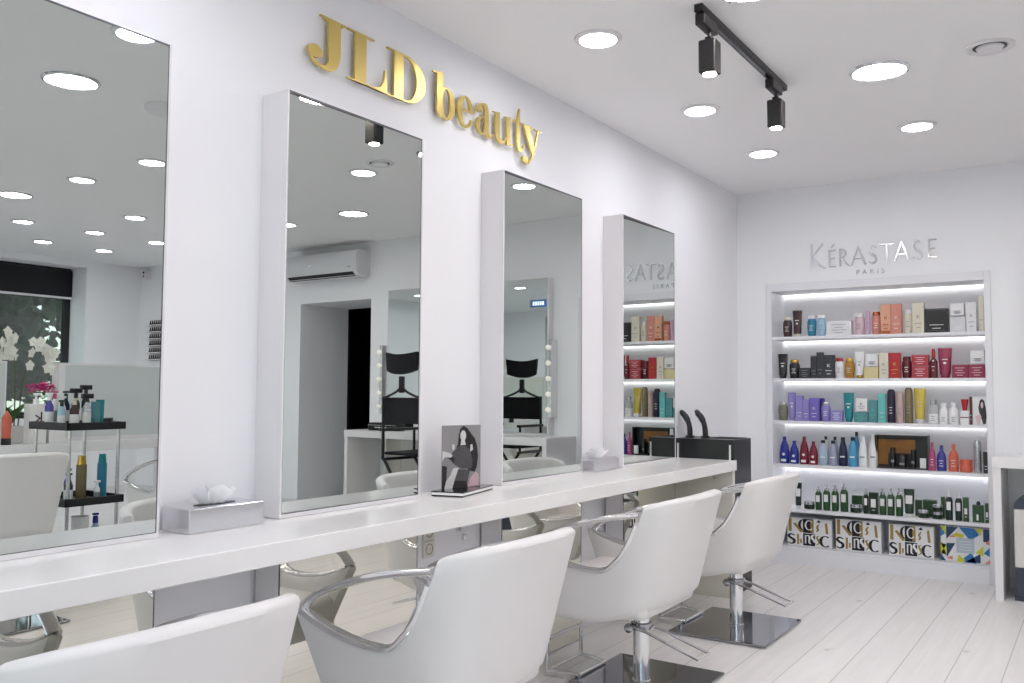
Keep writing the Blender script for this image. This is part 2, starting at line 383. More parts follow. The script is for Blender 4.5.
# ------------------------------------------------------------------ ceiling fixtures
def downlight(x, y, big, label, idx=[0]):
    t = thing('ceiling_downlight', label, 'ceiling light', (x, y, H), 0, 'recessed ceiling downlights')
    r = .132 if big else .1
    lr = r - (.016 if big else .022)
    bm = new(); lathe(bm, [(lr, -.002), (lr + .003, -.012), (r, -.008), (r + .004, -.001), (r, 0)], (0, 0, 0), 36); obj('ring', bm, M['brushed'] if big else M['white_lacquer'], t, True)
    bm = new(); cyl(bm, (0, 0, -.006), lr - .001, .005, 36); obj('lens', bm, M['light_warm'] if big else M['light'], t, True)
    if big:
        for a in (0.4, 2.5, 4.6):
            bm = new(); tube(bm, [(math.cos(a) * r, math.sin(a) * r, -.01), (math.cos(a) * (r - .03), math.sin(a) * (r - .03), -.012)], .003, 6); obj('clip', bm, M['brushed'], t)
LW = [(.567, -1.105, 0, 'white ceiling downlight nearest the corner of the mirror wall and shelf wall'), (.559, -2.143, 0, 'white ceiling downlight between the lone far one and the near one along the mirror wall'),
      (.557, -3.301, 0, 'white ceiling downlight above the gold lettering, nearest along the mirror wall'), (1.489, -1.2, 0, 'white ceiling downlight in front of the product shelves, right of the track spotlights'),
      (1.492, -2.237, 1, 'large warm ceiling downlight between the black track and the round vent'), (1.27, -3.43, 1, 'large warm ceiling downlight seen cut off at the top edge of the second mirror'),
      (1.329, -4.43, 0, 'ceiling downlight seen at the top right edge of the nearest mirror'), (2.133, -4.261, 1, 'largest warm downlight reflected at the top of the nearest mirror'),
      (2.229, -2.161, 0, 'white downlight reflected above the warm one in the second mirror'), (3.33, -1.166, 1, 'warm downlight reflected above the air conditioner in the second mirror'),
      (3.202, -3.089, 0, 'white downlight reflected at the right edge of the nearest mirror'), (4.087, -3.065, 0, 'white downlight reflected mid height in the nearest mirror'),
      (5.031, -3.074, 1, 'warm downlight reflected at the left edge of the nearest mirror'), (4.218, -1.144, 0, 'small white downlight at the left edge of the second mirror'),
      (5.049, -2.011, 0, 'white downlight reflected right of centre in the nearest mirror, upper of the far group'), (6.103, -2.452, 0, 'white downlight reflected below the warm one at the left of the nearest mirror'),
      (6.078, -1.771, 0, 'white downlight reflected in the middle of the far group'), (6.083, -1.085, 0, 'white downlight reflected at the far right edge of the nearest mirror'),
      (7.05, -1.759, 0, 'white downlight reflected just above the black blind'), (7.066, -1.073, 0, 'lowest white downlight reflected above the window corner')]
for x in (.53, 1.475, 2.9, 4.2, 5.2, 6.3, 7.2):  # downlights out of view, extrapolated from the grid to light the room
    for y in (-5.3, -6.5):
        LW.append((x, y, 0, 'unseen white ceiling downlight, added along the grid to light the salon'))
for x in (4.2, 5.2, 6.3, 7.2): LW.append((x, -4.3, 0, 'unseen white ceiling downlight, added along the grid to light the salon'))
for x, y, b, l in LW: downlight(x, y, b, l)

# ceiling vent, smoke detector, hanging exit sign
t = thing('ceiling_vent', 'round white ceiling vent with a dark slot, near the right edge', 'vent', (1.96, -2.28, H))
bm = new(); lathe(bm, [(.1, 0), (.1, -.006), (.085, -.012), (.07, -.004), (.07, 0)], n=40); obj('flange', bm, M['white_lacquer'], t, True)
bm = new(); lathe(bm, [(.0, -.012), (.05, -.014), (.056, -.006), (.05, 0), (0, 0)], n=36); obj('valve_disc', bm, M['white_lacquer'], t, True)
bm = new(); lathe(bm, [(.068, -.0005), (.068, -.003), (.05, -.003), (.05, -.0005)], n=36); obj('slot', bm, M['black_plastic'], t, True)
t = thing('smoke_detector', 'round pale smoke detector on the ceiling, reflected in the nearest mirror', 'smoke detector', (2.107, -3.743, H))
bm = new(); lathe(bm, [(.11, 0), (.11, -.012), (.095, -.03), (.05, -.038), (0, -.038)], n=36); obj('housing', bm, M['white_lacquer'], t, True)
t = thing('hanging_sign', 'small lit blue and white sign hanging from the ceiling', 'sign', (5.5, -5.25, H - .14))
bm = new(); box(bm, -.15, .15, -.012, .012, -.06, .06, .004); obj('sign_panel', bm, M['exit_blue'], t)
bm = new()
for i in range(5): box(bm, -.11 + i * .045, -.08 + i * .045, .012, .014, -.03, .03)
obj('lettering', bm, M['sign_white'], t)
bm = new(); cyl(bm, (-.1, 0, .06), .004, .08, 8); cyl(bm, (.1, 0, .06), .004, .08, 8); obj('hanger_rod', bm, M['brushed'], t)

# black track with two square spotlights
t = thing('track_rail', 'black ceiling track holding two square spotlights', 'track rail', (1.05, -2.83, H))
bm = new(); box(bm, -.018, .018, -.56, .56, -.03, 0, .003); obj('rail', bm, M['black_plastic'], t)
bm = new(); box(bm, -.007, .007, -.54, .54, -.032, -.0295); obj('slot', bm, M['black_gloss'], t)
for y, l in ((-3.3, 'square black spotlight on the ceiling track, nearer and larger of the two'), (-2.43, 'square black spotlight on the ceiling track, farther of the two')):
    t = thing('track_spotlight', l, 'spotlight', (1.05, y, H - .032), 0, 'track spotlights')
    bm = new(); box(bm, -.02, .02, -.075, .075, -.045, 0, .004); obj('adapter', bm, M['black_plastic'], t)
    bm = new(); cyl(bm, (0, .03, -.075), .008, .035, 12); rbox(bm, (0, .03, -.072), (.03, .03, .02), .004); obj('swivel', bm, M['black_plastic'], t)
    bm = new(); box(bm, -.036, .036, -.006, .066, -.215, -.08, .008, 3); obj('lamp_body', bm, M['black_plastic'], t)
    bm = new(); cyl(bm, (0, .03, -.218), .027, .004, 24); obj('lens', bm, M['spot'], t)

# ------------------------------------------------------------------ counter
t = thing('styling_counter', 'long glossy white counter running under the four tall wall mirrors', 'counter', (0, -4.4, 0))
bm = new(); box(bm, .0005, .449, -3.1, 3.095, .771, .833, .003); obj('worktop', bm, M['counter'], t)
bm = new(); box(bm, .013, .44, 3.045, 3.085, 0, .771, .002); obj('end_panel', bm, M['cream_panel'], t)
bm = new(); tube(bm, [(.33, 3.04, .765), (.315, 3.03, .74), (.33, 3.03, .722), (.352, 3.03, .735), (.35, 3.03, .752)], .004, 8, 4); cyl(bm, (.33, 3.038, .757), .009, .008, 12); obj('hook', bm, M['chrome'], t, True)

# ------------------------------------------------------------------ wall mirrors (above and below the counter)
MY = [(-5.797, -5.097), (-4.641, -3.959), (-3.377, -2.673), (-2.195, -1.495)]
names = ['nearest tall mirror in a white box frame at the left edge of the picture', 'tall mirror in a white box frame under the gold letters, reflecting the air conditioner',
         'tall mirror in a white box frame between the portrait card and the curved tissue box', 'tall mirror in a white box frame farthest along the wall, reflecting the product shelves']
DM = .1224
TW = [0, -.011, -.011, -.03]
for i, (a, b) in enumerate(MY):
    c = (a + b) / 2; hw = (b - a) / 2
    t = thing('wall_mirror', names[i], 'mirror', (0, c, .834), 0, 'tall mirrors on the long wall')
    z0, z1 = .8495 - .834, 2.2384 - .834
    bm = new()
    box(bm, 0, DM - .022, -hw - .009, hw + .009, z0 - .0155, z1 + .006, .0015)
    box(bm, DM - .022, DM + .002, -hw - .009, -hw - .002, z0 - .0155, z1 + .006); box(bm, DM - .022, DM + .002, hw + .002, hw + .009, z0 - .0155, z1 + .006)
    box(bm, DM - .022, DM + .002, -hw - .002, hw + .002, z0 - .0155, z0 - .002); box(bm, DM - .022, DM - .002, -hw - .002, hw + .002, z1 + .001, z1 + .006)
    obj('box_frame', bm, M['white_lacquer'], t)
    bm = new()
    for q in (box,):
        q(bm, DM - .02, DM + .001, -hw - .002, -hw, z0 - .002, z1 + .002); q(bm, DM - .02, DM + .001, hw, hw + .002, z0 - .002, z1 + .002)
        q(bm, DM - .02, DM + .001, -hw, hw, z0 - .003, z0); q(bm, DM - .02, DM + .0015, -hw - .002, hw + .002, z1, z1 + .005)
    obj('edge_trim', bm, M['edge'], t)
    bm = new(); k_ = DM - .35 * abs(TW[i]); box(bm, k_ - .003, k_, -hw, hw, z0, z1); bmesh.ops.rotate(bm, verts=bm.verts, cent=(k_, 0, 0), matrix=Matrix.Rotation(TW[i], 3, 'Z')); obj('mirror_glass', bm, M['mirror'], t)
lown = ['mirror panel below the counter at the left edge, under the nearest tall mirror', 'mirror panel below the counter, reflecting the chair with the open armrest',
        'mirror panel below the counter beneath the third tall mirror', 'mirror panel below the counter nearest the product shelves']
for i, (a, b) in enumerate(MY):
    c = (a + b) / 2; hw = (b - a) / 2
    t = thing('lower_mirror', lown[i], 'mirror', (0, c, 0), 0, 'mirror panels below the counter')
    bm = new(); box(bm, 0.0125, DM - .003, -hw - .006, hw + .006, .001, .768, .0015); obj('box_frame', bm, M['white_lacquer'], t)
    bm = new(); box(bm, DM - .003, DM + .0005, -hw - .003, -hw, .009, .767); box(bm, DM - .003, DM + .0005, hw, hw + .003, .009, .767); box(bm, DM - .003, DM + .0005, -hw, hw, .009, .012); obj('edge_trim', bm, M['edge'], t)
    bm = new(); box(bm, DM - .003, DM, -hw, hw, .012, .766); obj('mirror_glass', bm, M['mirror_low'], t)

# sockets and hooks on the wall below the counter
for z, l in ((.667, 'white wall socket directly under the counter, upper of the pair'), (.597, 'white wall socket, lower of the pair under the counter')):
    t = thing('wall_socket', l, 'socket', (0, -3.745, z), 0, 'sockets under the counter')
    bm = new(); box(bm, 0, .01, -.036, .036, -.034, .034, .003); obj('cover_plate', bm, M['cream_panel'], t)
    bm = new(); lathe(bm, [(0, .006), (.017, .006), (.02, .0115), (.023, .0115), (.023, .0)], axis='x', n=28); obj('socket_well', bm, M['socket_dark'], t, True)
    bm = new(); cyl(bm, (.006, -.0095, 0), .0028, .004, 8, 'x'); cyl(bm, (.006, .0095, 0), .0028, .004, 8, 'x'); obj('contact_hole', bm, M['black_plastic'], t)
for y, z, l in ((-3.542, .655, 'small chrome holder under the counter just right of the sockets'), (-3.415, .72, 'small chrome holder tucked under the counter beside the third mirror')):
    t = thing('tool_holder', l, 'holder', (0, y, z), 0, 'chrome tool holders')
    bm = new(); cyl(bm, (0, 0, 0), .012, .014, 16, 'x'); obj('wall_plate', bm, M['chrome'], t, True)
    bm = new(); tube(bm, [(.012, 0, 0), (.025, 0, 0), (.034, 0, -.006), (.036, 0, -.02)], .005, 10, 4); lathe(bm, [(.003, -.045), (.01, -.042), (.01, -.022), (.004, -.018)], (.036, 0, 0), 14); obj('hook', bm, M['chrome'], t, True)

# ------------------------------------------------------------------ gold wall letters
def LM(y0, z0, s):                                # 2D letter units -> wall (reads along +y)
    return lambda u, v, d: (d, y0 + u * s, z0 + v * s)
def gold_letter(name, y0, w, build, label):
    # the letter root sits on the wall; unit height 1 = capital height
    t = thing('gold_letter', label, 'letter', (0, y0, 2.413), 0, 'gold letters on the mirror wall')
    S = .192
    mp = lambda u, v, d: (d, u * w, v * S)
    OFF[0] = 0; STEP[0] = .00025; bm = new(); build(bm, .018, .028, mp); obj('letter_face', bm, M['gold'], t); STEP[0] = 0
    bm = new()
    for (yy, zz) in (PINS.get(name, (.5, .5)),): cyl(bm, (0, yy * w, zz * S), .003, .019, 8, 'x')
    obj('standoff_pin', bm, M['gold_side'], t)
    return t
PINS = {'J': (.68, .5), 'L': (.3, .5), 'D': (.28, .5), 'b': (.3, .5), 'e': (.12, .36), 'a': (.62, .4), 'u': (.2, .4), 't': (.42, .4), 'y': (.5, .3)}
def g_J(bm, a, b, mp):
    prism(bm, [(.28, .97), (1, .97), (1, 1), (.28, 1)], a, b, mp)
    stroke(bm, [(.68, .98), (.68, .6), (.68, .3), (.62, .12), (.42, .015), (.2, .06)], [.34, .34, .33, .24, .07, .05], a, b, mp)
    prism(bm, disc_poly(.16, .26, .2, .125), a, b, mp)
    stroke(bm, [(.02, .22), (.08, .1), (.22, .03), (.42, .01)], [.03, .06, .05, .05], a, b, mp)
    prism(bm, [(.34, .97), (.5, .9), (.5, .97)], a, b, mp); prism(bm, [(.86, .97), (.86, .9), (.98, .97)], a, b, mp)
def g_L(bm, a, b, mp):
    prism(bm, [(0, .97), (.66, .97), (.66, 1), (0, 1)], a, b, mp)
    prism(bm, [(.18, .0), (.46, .0), (.46, 1), (.18, 1)], a, b, mp)
    prism(bm, [(0, 0), (.96, 0), (.96, .04), (0, .03)], a, b, mp)
    prism(bm, [(.46, .03), (.7, .035), (.84, .1), (.92, .25), (.95, .48), (.98, .48), (1, .0), (.46, 0)], a, b, mp)
def ringpoly(bm, cx, cy, rx, ry, wx, wy, a, b, mp, a0=0, a1=360, n=36):
    """didone bowl: outer ellipse minus inner ellipse"""
    OFF[0] += 1; b = b + (OFF[0] % 12) * STEP[0]
    m = max(4, int(n * (a1 - a0) / 360)); rows = []; bb = bmesh.new()
    for i in range(m + 1):
        t = math.radians(a0 + (a1 - a0) * i / m); c, s = math.cos(t), math.sin(t)
        o = (cx + rx * c, cy + ry * s); q = (cx + (rx - wx) * c, cy + (ry - wy) * s)
        rows.append([bb.verts.new(mp(*o, a)), bb.verts.new(mp(*q, a)), bb.verts.new(mp(*q, b)), bb.verts.new(mp(*o, b))])
    for A, B in zip(rows, rows[1:]):
        for i in range(4): bb.faces.new((A[i], A[(i + 1) % 4], B[(i + 1) % 4], B[i]))
    if a1 - a0 < 360: bb.faces.new(rows[0][::-1]); bb.faces.new(rows[-1])
    bmesh.ops.recalc_face_normals(bb, faces=bb.faces); merge(bm, bb)
def g_D(bm, a, b, mp):
    prism(bm, [(0, .97), (.45, .97), (.45, 1), (0, 1)], a, b, mp); prism(bm, [(0, 0), (.45, 0), (.45, .03), (0, .03)], a, b, mp)
    prism(bm, [(.17, .0), (.4, .0), (.4, 1), (.17, 1)], a, b, mp)
    ringpoly(bm, .45, .5, .55, .5, .24, .035, a, b, mp, -90, 90)
def g_b(bm, a, b, mp):
    prism(bm, [(0, .97), (.44, 1.02), (.44, .0), (.34, 0), (.18, .1), (.18, .94), (0, .945)], a, b, mp)
    ringpoly(bm, .6, .35, .4, .37, .24, .04, a, b, mp)
def g_e(bm, a, b, mp):
    ringpoly(bm, .5, .36, .5, .37, .3, .035, a, b, mp, 70, 300); ringpoly(bm, .5, .36, .48, .37, .24, .035, a, b, mp, 5, 72)
    ringpoly(bm, .5, .36, .48, .37, .1, .05, a, b, mp, 298, 335); prism(bm, [(.2, .38), (.98, .38), (.98, .415), (.2, .415)], a, b, mp)
def g_a(bm, a, b, mp):
    stroke(bm, [(.62, .1), (.62, .5), (.58, .66), (.38, .715), (.2, .66)], [.24, .24, .2, .05, .06], a, b, mp)
    prism(bm, disc_poly(.2, .58, .13, .085), a, b, mp)
    ringpoly(bm, .36, .2, .34, .21, .2, .035, a, b, mp, 80, 330)
    stroke(bm, [(.62, .14), (.7, .04), (.84, .01), (1, .1)], [.24, .16, .06, .03], a, b, mp); stroke(bm, [(.38, .4), (.5, .43), (.62, .47)], [.04, .04], a, b, mp)
def g_u(bm, a, b, mp):
    prism(bm, [(0, .66), (.3, .715), (.3, .2), (.1, .14), (.1, .67), (0, .68)], a, b, mp)
    stroke(bm, [(.2, .3), (.22, .1), (.38, .0), (.55, .05), (.66, .16)], [.2, .2, .09, .05, .03], a, b, mp)
    prism(bm, [(.52, .66), (.84, .715), (.84, .06), (1, .06), (1, .03), (.66, -.01), (.64, .64)], a, b, mp)
def g_t(bm, a, b, mp):
    prism(bm, [(.24, .7), (.36, .78), (.5, 1.04), (.56, 1.04), (.56, .15), (.28, .15), (.28, .7)], a, b, mp)
    prism(bm, [(0, .67), (.95, .67), (.95, .705), (0, .705)], a, b, mp)
    stroke(bm, [(.42, .3), (.43, .1), (.6, .0), (.82, .05), (.96, .18)], [.28, .26, .1, .05, .03], a, b, mp)
def g_y(bm, a, b, mp):
    prism(bm, [(0, .67), (.52, .67), (.52, .705), (0, .705)], a, b, mp); prism(bm, [(.66, .67), (1, .67), (1, .705), (.66, .705)], a, b, mp)
    prism(bm, [(.08, .68), (.4, .68), (.68, .1), (.55, -.02)], a, b, mp)
    stroke(bm, [(.85, .69), (.62, .1), (.48, -.14), (.32, -.26), (.16, -.25)], [.05, .05, .05, .05, .08], a, b, mp)
    prism(bm, disc_poly(.18, -.19, .14, .085), a, b, mp)
for ch, y0, w, fn, lb in (('J', -4.47, .18, g_J, 'gold mirrored capital J, first letter of the wall sign'), ('L', -4.281, .22, g_L, 'gold mirrored capital L on the mirror wall'),
        ('D', -4.06, .235, g_D, 'gold mirrored capital D on the mirror wall'), ('b', -3.775, .153, g_b, 'gold mirrored small b beginning the second word'), ('e', -3.605, .118, g_e, 'gold mirrored small e of the wall sign'),
        ('a', -3.47, .135, g_a, 'gold mirrored small a of the wall sign'), ('u', -3.331, .165, g_u, 'gold mirrored small u of the wall sign'), ('t', -3.165, .1, g_t, 'gold mirrored small t of the wall sign'),
        ('y', -3.095, .18, g_y, 'gold mirrored small y ending the wall sign')):
    gold_letter(ch, y0, w, fn, lb)

# ------------------------------------------------------------------ silver letters above the shelves
def sil(poly_fn, x0, x1, z0, z1, label):
    t = thing('silver_letter', label, 'letter', (x0, 0, z0), 0, 'silver letters above the shelves')
    mp = lambda u, v, d: (u * (x1 - x0), -d, v * (z1 - z0))
    OFF[0] = 0; STEP[0] = .00025; bm = new(); poly_fn(bm, .0, .012, mp); obj('letter_face', bm, M['letter'], t); STEP[0] = 0
def k_(bm, a, b, mp):
    prism(bm, [(0, 0), (.13, 0), (.1, .5), (.13, 1), (0, 1), (.03, .5)], a, b, mp)
    stroke(bm, [(.86, 1), (.12, .5)], [.07, .05], a, b, mp, 1); stroke(bm, [(.14, .5), (.62, .14), (1.02, -.02)], [.07, .11, .06], a, b, mp)
def e_(bm, a, b, mp, acc=False):
    prism(bm, [(0, 0), (.2, 0), (.2, 1), (0, 1)], a, b, mp)
    for v in (0, .48, .93): prism(bm, [(.2, v), (.96 if v != .48 else .82, v), (1 if v != .48 else .84, v + .07), (.2, v + .07)], a, b, mp)
    if acc: stroke(bm, [(.35, 1.14), (.75, 1.32)], [.05, .09], a, b, mp, 1)
def r_(bm, a, b, mp):
    prism(bm, [(0, 0), (.16, 0), (.16, 1), (0, 1)], a, b, mp); ringpoly(bm, .18, .74, .5, .26, .14, .06, a, b, mp, -90, 90); stroke(bm, [(.3, .5), (.65, .15), (1, -.02)], [.08, .13, .05], a, b, mp)
def a_(bm, a, b, mp):
    stroke(bm, [(0, 0), (.48, 1)], [.07, .09], a, b, mp, 1); stroke(bm, [(.46, 1.02), (1, 0)], [.12, .17], a, b, mp, 1); prism(bm, [(.2, .32), (.8, .32), (.78, .38), (.22, .38)], a, b, mp)
def s_(bm, a, b, mp):
    stroke(bm, [(.9, .86), (.62, .97), (.3, .94), (.12, .76), (.3, .58), (.7, .42), (.9, .24), (.7, .06), (.36, .02), (.05, .14)], [.06, .1, .14, .17, .2, .2, .17, .14, .1, .06], a, b, mp)
def t_(bm, a, b, mp):
    prism(bm, [(.42, 0), (.58, 0), (.57, .95), (.43, .95)], a, b, mp); prism(bm, [(0, .93), (1, .93), (1, 1), (0, 1)], a, b, mp)
sil(k_, .562, .665, 2.163, 2.345, 'large silver capital K starting the sign above the shelves')
sil(lambda *q: e_(*q, acc=True), .69, .742, 2.165, 2.292, 'silver E with an accent above the shelves')
sil(r_, .765, .84, 2.167, 2.295, 'silver R above the shelves'); sil(a_, .85, .945, 2.168, 2.30, 'silver A between R and the first S above the shelves')
sil(s_, .965, 1.025, 2.172, 2.30, 'first silver S above the shelves'); sil(t_, 1.04, 1.135, 2.174, 2.308, 'silver T above the shelves')
sil(a_, 1.14, 1.235, 2.176, 2.31, 'silver A between T and the second S above the shelves'); sil(s_, 1.255, 1.32, 2.178, 2.31, 'second silver S above the shelves')
sil(e_, 1.355, 1.41, 2.182, 2.312, 'last silver E above the shelves')
bm = text_bm('PARIS', .05, Matrix.Translation((.975, -.004, 2.115)) @ FRONT_Y, .002, 1.7)
tag(obj('silver_lettering', bm, M['letter']), 'tiny silver PARIS lettering under the larger silver letters', 'lettering')

# ------------------------------------------------------------------ tissue boxes, portrait card, tool box
t = thing('tissue_box', 'rectangular chrome tissue box on the counter between the nearest two mirrors', 'tissue box', (.09, -4.875, .833), 0, 'chrome tissue boxes')
bm = new(); box(bm, -.065, .065, -.135, .135, 0, .072, .004, 3); obj('box_body', bm, M['brushed'], t)
bm = new(); prism(bm, disc_poly(0, 0, .024, .075), .072, .0735, lambda u, v, d: (u, v, d)); obj('opening', bm, M['black_plastic'], t)
def tissue(seed, w, h):
    rnd = random.Random(seed); bm = new(); N = 16; K = 7; rows = []
    for j in range(K):
        f = j / (K - 1); row = []
        for i in range(N + 1):
            u = i / N - .5
            row.append(bm.verts.new(((.012 + .03 * f) * math.sin(i * 1.35 + seed) * (1 - .3 * f) + .01 * f, u * w * (.55 + .5 * f), h * f * (1 - 1.3 * u * u + .18 * math.sin(i * 2.1 + seed)))))
        rows.append(row)
    for A, B in zip(rows, rows[1:]):
        for i in range(N): bm.faces.new((A[i], A[i + 1], B[i + 1], B[i]))
    return bm
obj('tissue', tissue(2, .16, .05), M['tissue'], t, True, loc=(0, -.01, .073))
t = thing('tissue_box', 'curved chrome tissue box on the counter between the farthest two mirrors', 'tissue box', (.08, -2.43, .833), 0, 'chrome tissue boxes')
bm = new(); prism(bm, [(-.14, 0)] + [(-.13 + .26 * i / 12, .012 + .038 * math.sin(PI * i / 12)) for i in range(13)] + [(.14, 0), (.14, .06), (.1, .07), (-.1, .07), (-.14, .06)], -.06, .06, lambda u, v, d: (d, u, v)); obj('box_body', bm, M['brushed'], t)
bm = new(); box(bm, -.055, .055, -.13, .13, .001, .058, .003); obj('inner_tray', bm, M['brushed'], t)
obj('tissue', tissue(5, .15, .045), M['tissue'], t, True, loc=(0, -.01, .07))

# portrait card in a stand
dv = Vector((-.082, .355, 0)).normalized(); rz = math.atan2(dv.y, dv.x)
t = thing('portrait_stand', 'black and white portrait card standing in a low stand on the counter', 'photo stand', (.149, -3.705, .833), rz)
bm = new(); box(bm, -.15, .16, -.068, .068, 0, .006, .001); obj('lower_plate', bm, M['black_gloss'], t)
bm = new(); box(bm, -.15, .16, -.067, .067, .006, .016, .001); obj('white_plate', bm, M['counter'], t)
bm = new(); box(bm, -.151, .161, -.069, .069, .016, .021, .001); obj('upper_plate', bm, M['black_gloss'], t)
cw, chh = .1, .255
CR = -math.radians(28)
def turn(x, y): return (x * math.cos(CR) - y * math.sin(CR), x * math.sin(CR) + y * math.cos(CR))
mb_ = mat('portrait_backdrop', '#8d8b8c', .3, noise=.15, nscale=9)
bm = new(); box(bm, -cw, cw, .008, .013, .021, .021 + chh, .001); bmesh.ops.rotate(bm, verts=bm.verts, cent=(0, 0, 0), matrix=Matrix.Rotation(CR, 3, 'Z')); obj('card', bm, mb_, t)
mp = lambda u, v, d: (*turn(-cw + u * 2 * cw, .008 - d), .021 + v * chh)
P_dark = mat('portrait_dark', '#1d1c1e', .3, noise=.25, nscale=60); P_skin = mat('portrait_pale', '#cfcccb', .3, noise=.08, nscale=40); P_mid = mat('portrait_mid', '#4e4c4e', .3, noise=.35, nscale=70); P_pink = mat('portrait_pink', '#c9a7b0', .3, noise=.1)
def patch(name, m, polys, d0, d1):
    bm = new()
    for p in polys: prism(bm, p, d0, d1, mp)
    o = obj(name, bm, m, t); return o
patch('picture_hair', P_dark, [[(.4, .7), (.42, .85), (.46, .95), (.54, .99), (.64, .95), (.74, .86), (.84, .78), (.9, .66), (.93, .5), (.9, .32), (.84, .24), (.72, .26), (.55, .35), (.4, .5), (.36, .65)]], .0002, .0006)
patch('picture_dress', P_mid, [[(.34, .62), (.45, .68), (.6, .66), (.72, .6), (.78, .42), (.76, .3), (.5, .3), (.3, .38), (.2, .46), (.24, .56)], [(.36, .3), (.72, .28), (.62, 0), (.28, 0)]], .0006, .001)
patch('picture_chair', P_dark, [[(0, .6), (.3, .48), (.3, .4), (0, .56)], [(.22, 0), (.66, 0), (.62, .1), (.3, .12)], [(0, 0), (.1, 0), (.12, .35), (0, .37)]], .0008, .0012)
patch('picture_skin', P_skin, [disc_poly(.53, .83, .075, .085), [(.48, .76), (.57, .76), (.6, .68), (.46, .68)], [(.25, .7), (.31, .69), (.3, .6), (.25, .62)], [(.72, .68), (.77, .69), (.79, .6), (.72, .57)],
      [(0, .6), (.2, .56), (.26, .52), (.22, .49), (.06, .5), (0, .44)], [(.28, .32), (.42, .32), (.32, .14), (.26, 0), (.06, 0), (.1, .12), (.2, .2)]], .001, .0015)
patch('picture_flowers', P_pink, [[(.66, .0), (.94, .02), (.94, .2), (.86, .24), (.8, .2), (.72, .14)]], .001, .0015)

t = thing('tool_box', 'tall black storage box beyond the counter end, holding two hair tools', 'storage box', (.235, -1.12, 0))
bm = new(); box(bm, -.2, .185, -.165, .165, 0, .955, .004); obj('body', bm, M['black_plastic'], t)
bm = new(); box(bm, -.02, .165, -.06, .145, .9555, .958); obj('opening', bm, M['black_fabric'], t)
bm = new(); lathe(bm, [(.024, 0), (.03, .004), (.03, .012), (.022, .012)], (-.155, -.03, .955), 20); lathe(bm, [(.024, 0), (.03, .004), (.03, .012), (.022, .012)], (-.05, -.03, .955), 20); obj('holder_ring', bm, M['black_plastic'], t, True)
for x in (.165, -.18):
    bm = new(); box(bm, x - .007, x + .007, -.171, -.163, .83, .925, .002); obj('metal_strip', bm, M['chrome'], t)
for x, k, l in ((.08, 0, 'black curved hair tool standing in the tool box, left one'), (.185, .02, 'black curved hair tool standing in the tool box, right one with the glossy tip')):
    t = thing('hair_tool', l, 'hair clipper', (x, -1.15, .957), 0, 'hair tools in the black box')
    bm = new(); tube(bm, [(0, 0, 0), (0, 0, .04), (-.008, 0, .09), (-.028, 0, .13), (-.05, 0, .155), (-.058, 0, .168)], [.017, .018, .017, .02, .019, .012], 14, 4); obj('handle', bm, M['black_plastic'], t, True)
    bm = new(); ball(bm, (-.055, 0, .162 + k * .2), .0175, 14, (1, 1, .9)); obj('end_cap', bm, M['black_gloss'], t, True)
    bm = new(); rbox(bm, (-.018, -.017, .11), (.01, .006, .04), .002, (0, -.35, 0)); obj('switch', bm, M['black_gloss'], t)

# ------------------------------------------------------------------ styling chairs
def plan(f, top):
    """U-shaped plan, f from -1 (front of the -y side) over 0 (back) to 1; returns x, y"""
    w = .283 + .052 * top; xf = -.262 - .25 * top; xb = .17 + .14 * top; xc = -.02 + .06 * top; n = 3.1
    s = abs(f); sg = -1 if f < 0 else 1
    if s > .5:
        k = (s - .5) / .5; x = xc + (xf - xc) * k; y = w * (1 - .05 * k)
    else:
        th = s / .5 * PI / 2
        x = xc + (xb - xc) * max(0, math.cos(th)) ** (2 / n); y = w * max(0, math.sin(th)) ** (2 / n)
    return x, y * sg
def lerp_tab(tab, x):
    if x <= tab[0][0]: return tab[0][1]
    for (a, p), (b, q) in zip(tab, tab[1:]):
        if x <= b:
            k = (x - a) / (b - a); return p + (q - p) * k
    return tab[-1][1]
RIM = [(-.42, .582), (-.37, .566), (-.33, .548), (-.27, .530), (-.2, .516), (-.12, .507), (-.05, .508), (-.01, .520), (.035, .550), (.08, .612), (.115, .672), (.143, .732), (.155, .768), (.165, .782), (.2, .793), (.25, .805), (.31, .816)]
def topz(f):
    z = .55
    for _ in range(8):
        tt = (z - .28) / .54; x, y = plan(f, tt); z = lerp_tab(RIM, x)
    return z
